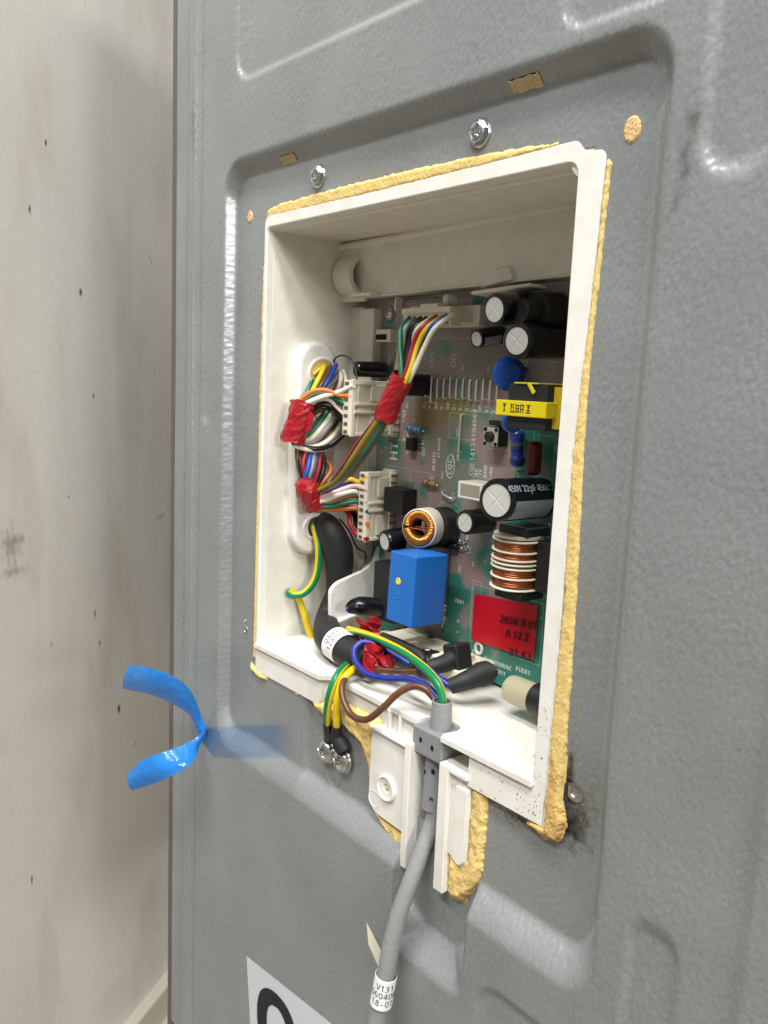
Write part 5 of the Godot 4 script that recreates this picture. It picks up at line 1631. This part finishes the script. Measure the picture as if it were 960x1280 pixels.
	part(lug, "terminal_ring", S().lathe(V(48.0, -15.2, -1.75), Vector3(0, 0, 1), [Vector2(1.4, 0), Vector2(3.9, 0), Vector2(3.9, 0.7), Vector2(1.4, 0.7)], 28), M.zinc)
	var g2 := thing("earth_lead", "amber and green earth lead in a black shrink sleeve, right of the first ring terminal", "wire")
	striped_wire(g2, 1.3, [V(53.7, 15.2, -10), V(56.1, 15.4, -4), V(56.9, 12.7, 0.5), V(57.4, 7.2, 2.6), V(56.8, 0.8, 2.2), V(55.8, -4.3, 1.2)], 0.012, 2.9, "insulation", 0.62)
	part(g2, "shrink_sleeve", S().tube([V(56.3, -2.9, 1.6), V(55.9, -6.5, 1.2), V(57.5, -8.9, 0.6), V(59, -10.8, 0)], [1.6, 2.1, 2.9, 2.7], 20, 6), M.black_matt)
	part(g2, "terminal_ring", S().lathe(V(57.1, -15.2, -1.7), Vector3(0, 0, 1), [Vector2(1.4, 0), Vector2(3.9, 0), Vector2(3.9, 0.7), Vector2(1.4, 0.7)], 28), M.zinc)


func crumple(at: Vector3, size: Vector3, seed_: int) -> Shape:
	# a loose, jagged wrap of thin tape, folded flat in places
	var s := S()
	var r := RandomNumberGenerator.new()
	r.seed = seed_
	var nu := 7
	var nv := 5
	var g := []
	for i in nu + 1:
		var line := []
		for j in nv + 1:
			var a := deg_to_rad(-120.0 + 250.0 * i / nu)
			var d := Vector3(cos(a) * size.x, (j / float(nv) - 0.5) * 2.0 * size.y, sin(a) * size.z)
			line.append(at + d + Vector3(r.randf_range(-1, 1) * size.x, r.randf_range(-1, 1) * size.y * 0.7, r.randf_range(-1, 1) * size.z) * 0.3)
		g.append(line)
	for i in nu:
		for j in nv:
			for f in [[g[i][j], g[i + 1][j], g[i + 1][j + 1]], [g[i][j], g[i + 1][j + 1], g[i][j + 1]]]:
				var q: Vector3 = (f[1] - f[0]).cross(f[2] - f[0]).normalized()
				if q.dot((f[0] + f[1] + f[2]) / 3.0 - at) < 0.0:
					q = -q
				s.tri(f[0], f[1], f[2], q, q, q)
	return s


func build_small_things() -> void:
	hex_screw("hex_screw", "zinc hex washer screw above the left part of the box's top rim", V(33, 175.7, panel_z(33, 175.7)), 2.7, "cover screws above the box")
	hex_screw("hex_screw", "zinc hex washer screw above the middle of the box's top rim", V(104.8, 175.9, panel_z(104.8, 175.9)), 2.7, "cover screws above the box")
	pan_screw("earth_screw", "shiny pan head screw clamping the left ring terminal", V(48.0, -15.2, -1.1), 3.9, "earth screws under the box")
	pan_screw("earth_screw", "shiny pan head screw clamping the terminal in the black shrink sleeve", V(57.1, -15.2, -1.05), 3.9, "earth screws under the box")
	pan_screw("board_screw", "small screw in the board's upper corner beside the white post", V(22.7, 135.9, -42), 2.0, "screws holding the board")
	pan_screw("board_screw", "small screw in the board's upper corner beside the large black capacitors", V(101.5, 136.6, -42), 2.0, "screws holding the board")

	# red inspection label on the board; its code is left off, its small print kept as worn marks
	var rl := thing("red_label", "red inspection label stuck on the lower right of the green board", "label")
	var a := V(74.7, 41.1, -41.2)
	var b := V(102.2, 43.4, -41.2)
	var c := V(102.5, 25.9, -40.8)
	var d := V(74.9, 24.9, -40.8)
	var rows := []
	for j in 9:
		var line := PackedVector3Array()
		for i in 9:
			var p := a.lerp(b, i / 8.0).lerp(d.lerp(c, i / 8.0), j / 8.0)
			line.append(p + V(0, 0, 0.12 * sin(i * 0.6) * sin(j * 0.5)))
		rows.append(line)
	part(rl, "label_sheet", S().sheet(rows, Vector3(0, 0, 1)), grain(mat("c01022", 0.33), M.red_tape.heightmap_texture, 14.0, 0.06))
	var ts := S()
	var x := (b - a).normalized()
	var y := Vector3(0, 1, 0.02)
	var lift := V(0, 0, 0.32)
	write_flat(ts, "2030 B 01", 2.6, a.lerp(c, 0.62) + V(3.0, 4.6, 0) + lift, x, y, true)
	write_flat(ts, "A 12 Z", 2.6, a.lerp(c, 0.62) + V(3.0, 0.2, 0) + lift, x, y, true)
	write_flat(ts, "31 K3", 2.8, a.lerp(c, 0.72) + V(2.2, -4.0, 0) + lift, x, y, true)
	part(rl, "lettering", ts, mat("26040a", 0.6))

	# the large white sticker low on the back
	var st := thing("white_sticker", "white paper sticker with a large black letter, low on the grey back", "sticker")
	var p0 := V(6.7, -115.8, 4.2)
	var p1 := V(63.3, -107.8, 4.2)
	var dir := (p1 - p0)
	dir.z = 0
	dir = dir.normalized()
	var down := Vector3(dir.y, -dir.x, 0)
	var sr := []
	for j in 13:
		var line := PackedVector3Array()
		for i in 13:
			var p := p0 + dir * (i * 8.0) + down * (j * 5.0)
			p.z = panel_z(p.x, p.y) + 0.12
			line.append(p)
		sr.append(line)
	part(st, "sticker_sheet", S().sheet(sr, Vector3(0, 0, 1)), grain(mat("c9cbd2", 0.5), noise_tex(256, 0.03, FastNoiseLite.TYPE_SIMPLEX_SMOOTH, 4, 7), 8.0, 0.03, Vector3(2.0, 0.4, 1.0)))
	var ls := S()
	write_flat(ls, "O", 34.0, p0 + dir * 20.5 + down * 22.0 + V(0, 0, 0.14), dir, -down, true)
	part(st, "lettering", ls, M.ink)

	# blue tape at the edge of the recess, its two loose tails standing out to the left
	var tape := thing("blue_tape", "strip of blue tape on the grey back with two loose tails and a painted reflection", "tape")
	var bm := grain(mat("2c86da", 0.16), noise_tex(256, 0.012, FastNoiseLite.TYPE_SIMPLEX, 4, 6), 26.0, 0.5)
	bm.backlight_enabled = true
	bm.backlight = Color(0.2, 0.4, 0.7)
	var up_top := [V(-54.1, -9.4, 26), V(-38.5, -6.6, 24), V(-28.2, -7.2, 20), V(-24.4, -11.7, 15), V(-26.4, -19.4, 10), V(-29, -28.1, 6), V(-27.2, -32, 4.4)]
	var up_low := [V(-63.9, -23.2, 25), V(-46.7, -19.9, 23), V(-37.3, -20.4, 19), V(-31.7, -23.7, 14), V(-32, -28.3, 9.5), V(-32.1, -35.3, 6.5), V(-32.1, -39.9, 5)]
	part(tape, "loose_tail", tail(up_top, up_low), bm)
	var lo_top := [V(-46.6, -53.3, 30), V(-38.6, -45.1, 28), V(-30.9, -40.1, 24), V(-28.2, -38.2, 17), V(-29.5, -37.3, 10), V(-29.3, -35.7, 6.5), V(-26.8, -31.1, 4.6)]
	var lo_low := [V(-44.9, -60.3, 29), V(-33.9, -54.1, 26), V(-25, -48.1, 22), V(-22.4, -44.3, 15), V(-25.2, -42.3, 10), V(-29.2, -40.5, 6.5), V(-27.4, -36.1, 4.6)]
	part(tape, "loose_tail", tail(lo_top, lo_low), bm)
	var stuck := []  # grid that carries the painted reflection of the tape
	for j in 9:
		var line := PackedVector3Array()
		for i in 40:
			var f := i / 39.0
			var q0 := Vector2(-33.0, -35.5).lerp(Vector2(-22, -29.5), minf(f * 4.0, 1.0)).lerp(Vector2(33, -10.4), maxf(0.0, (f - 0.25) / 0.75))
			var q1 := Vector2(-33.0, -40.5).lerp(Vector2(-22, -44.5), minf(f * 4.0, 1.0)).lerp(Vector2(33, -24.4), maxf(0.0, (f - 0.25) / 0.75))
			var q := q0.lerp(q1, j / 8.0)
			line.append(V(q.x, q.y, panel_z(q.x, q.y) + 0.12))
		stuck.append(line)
	# blurred reflection of the tails, painted as a fading blue tint on the panel
	var reflection_tint := Image.create(128, 32, false, Image.FORMAT_RGBA8)
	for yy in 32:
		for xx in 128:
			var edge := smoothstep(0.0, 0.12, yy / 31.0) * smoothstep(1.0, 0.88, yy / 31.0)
			reflection_tint.set_pixel(xx, yy, Color(0.12, 0.42, 0.66, edge * lerpf(0.6, 0.24, smoothstep(0.08, 0.35, xx / 127.0)) * smoothstep(1.0, 0.7, xx / 127.0)))
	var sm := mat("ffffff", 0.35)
	sm.albedo_texture = ImageTexture.create_from_image(reflection_tint)
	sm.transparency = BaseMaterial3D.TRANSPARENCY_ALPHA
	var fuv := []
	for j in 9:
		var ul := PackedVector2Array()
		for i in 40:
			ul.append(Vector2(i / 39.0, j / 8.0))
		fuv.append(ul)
	part(tape, "painted_reflection", S().sheet(stuck, Vector3(0, 0, 1), fuv), sm)


func tail(top: Array, low: Array) -> Shape:
	var t := Shape.smooth_path(top, 6)
	var l := Shape.smooth_path(low, 6)
	var rows := []
	for j in 7:
		var line := PackedVector3Array()
		for i in t.size():
			var f := j / 6.0
			line.append(t[i].lerp(l[i], f) + V(0.5, 0, 0.8) * (1.6 * sin(PI * f)))
		rows.append(line)
	return S().sheet(rows, Vector3(0.7, 0, 0.7))
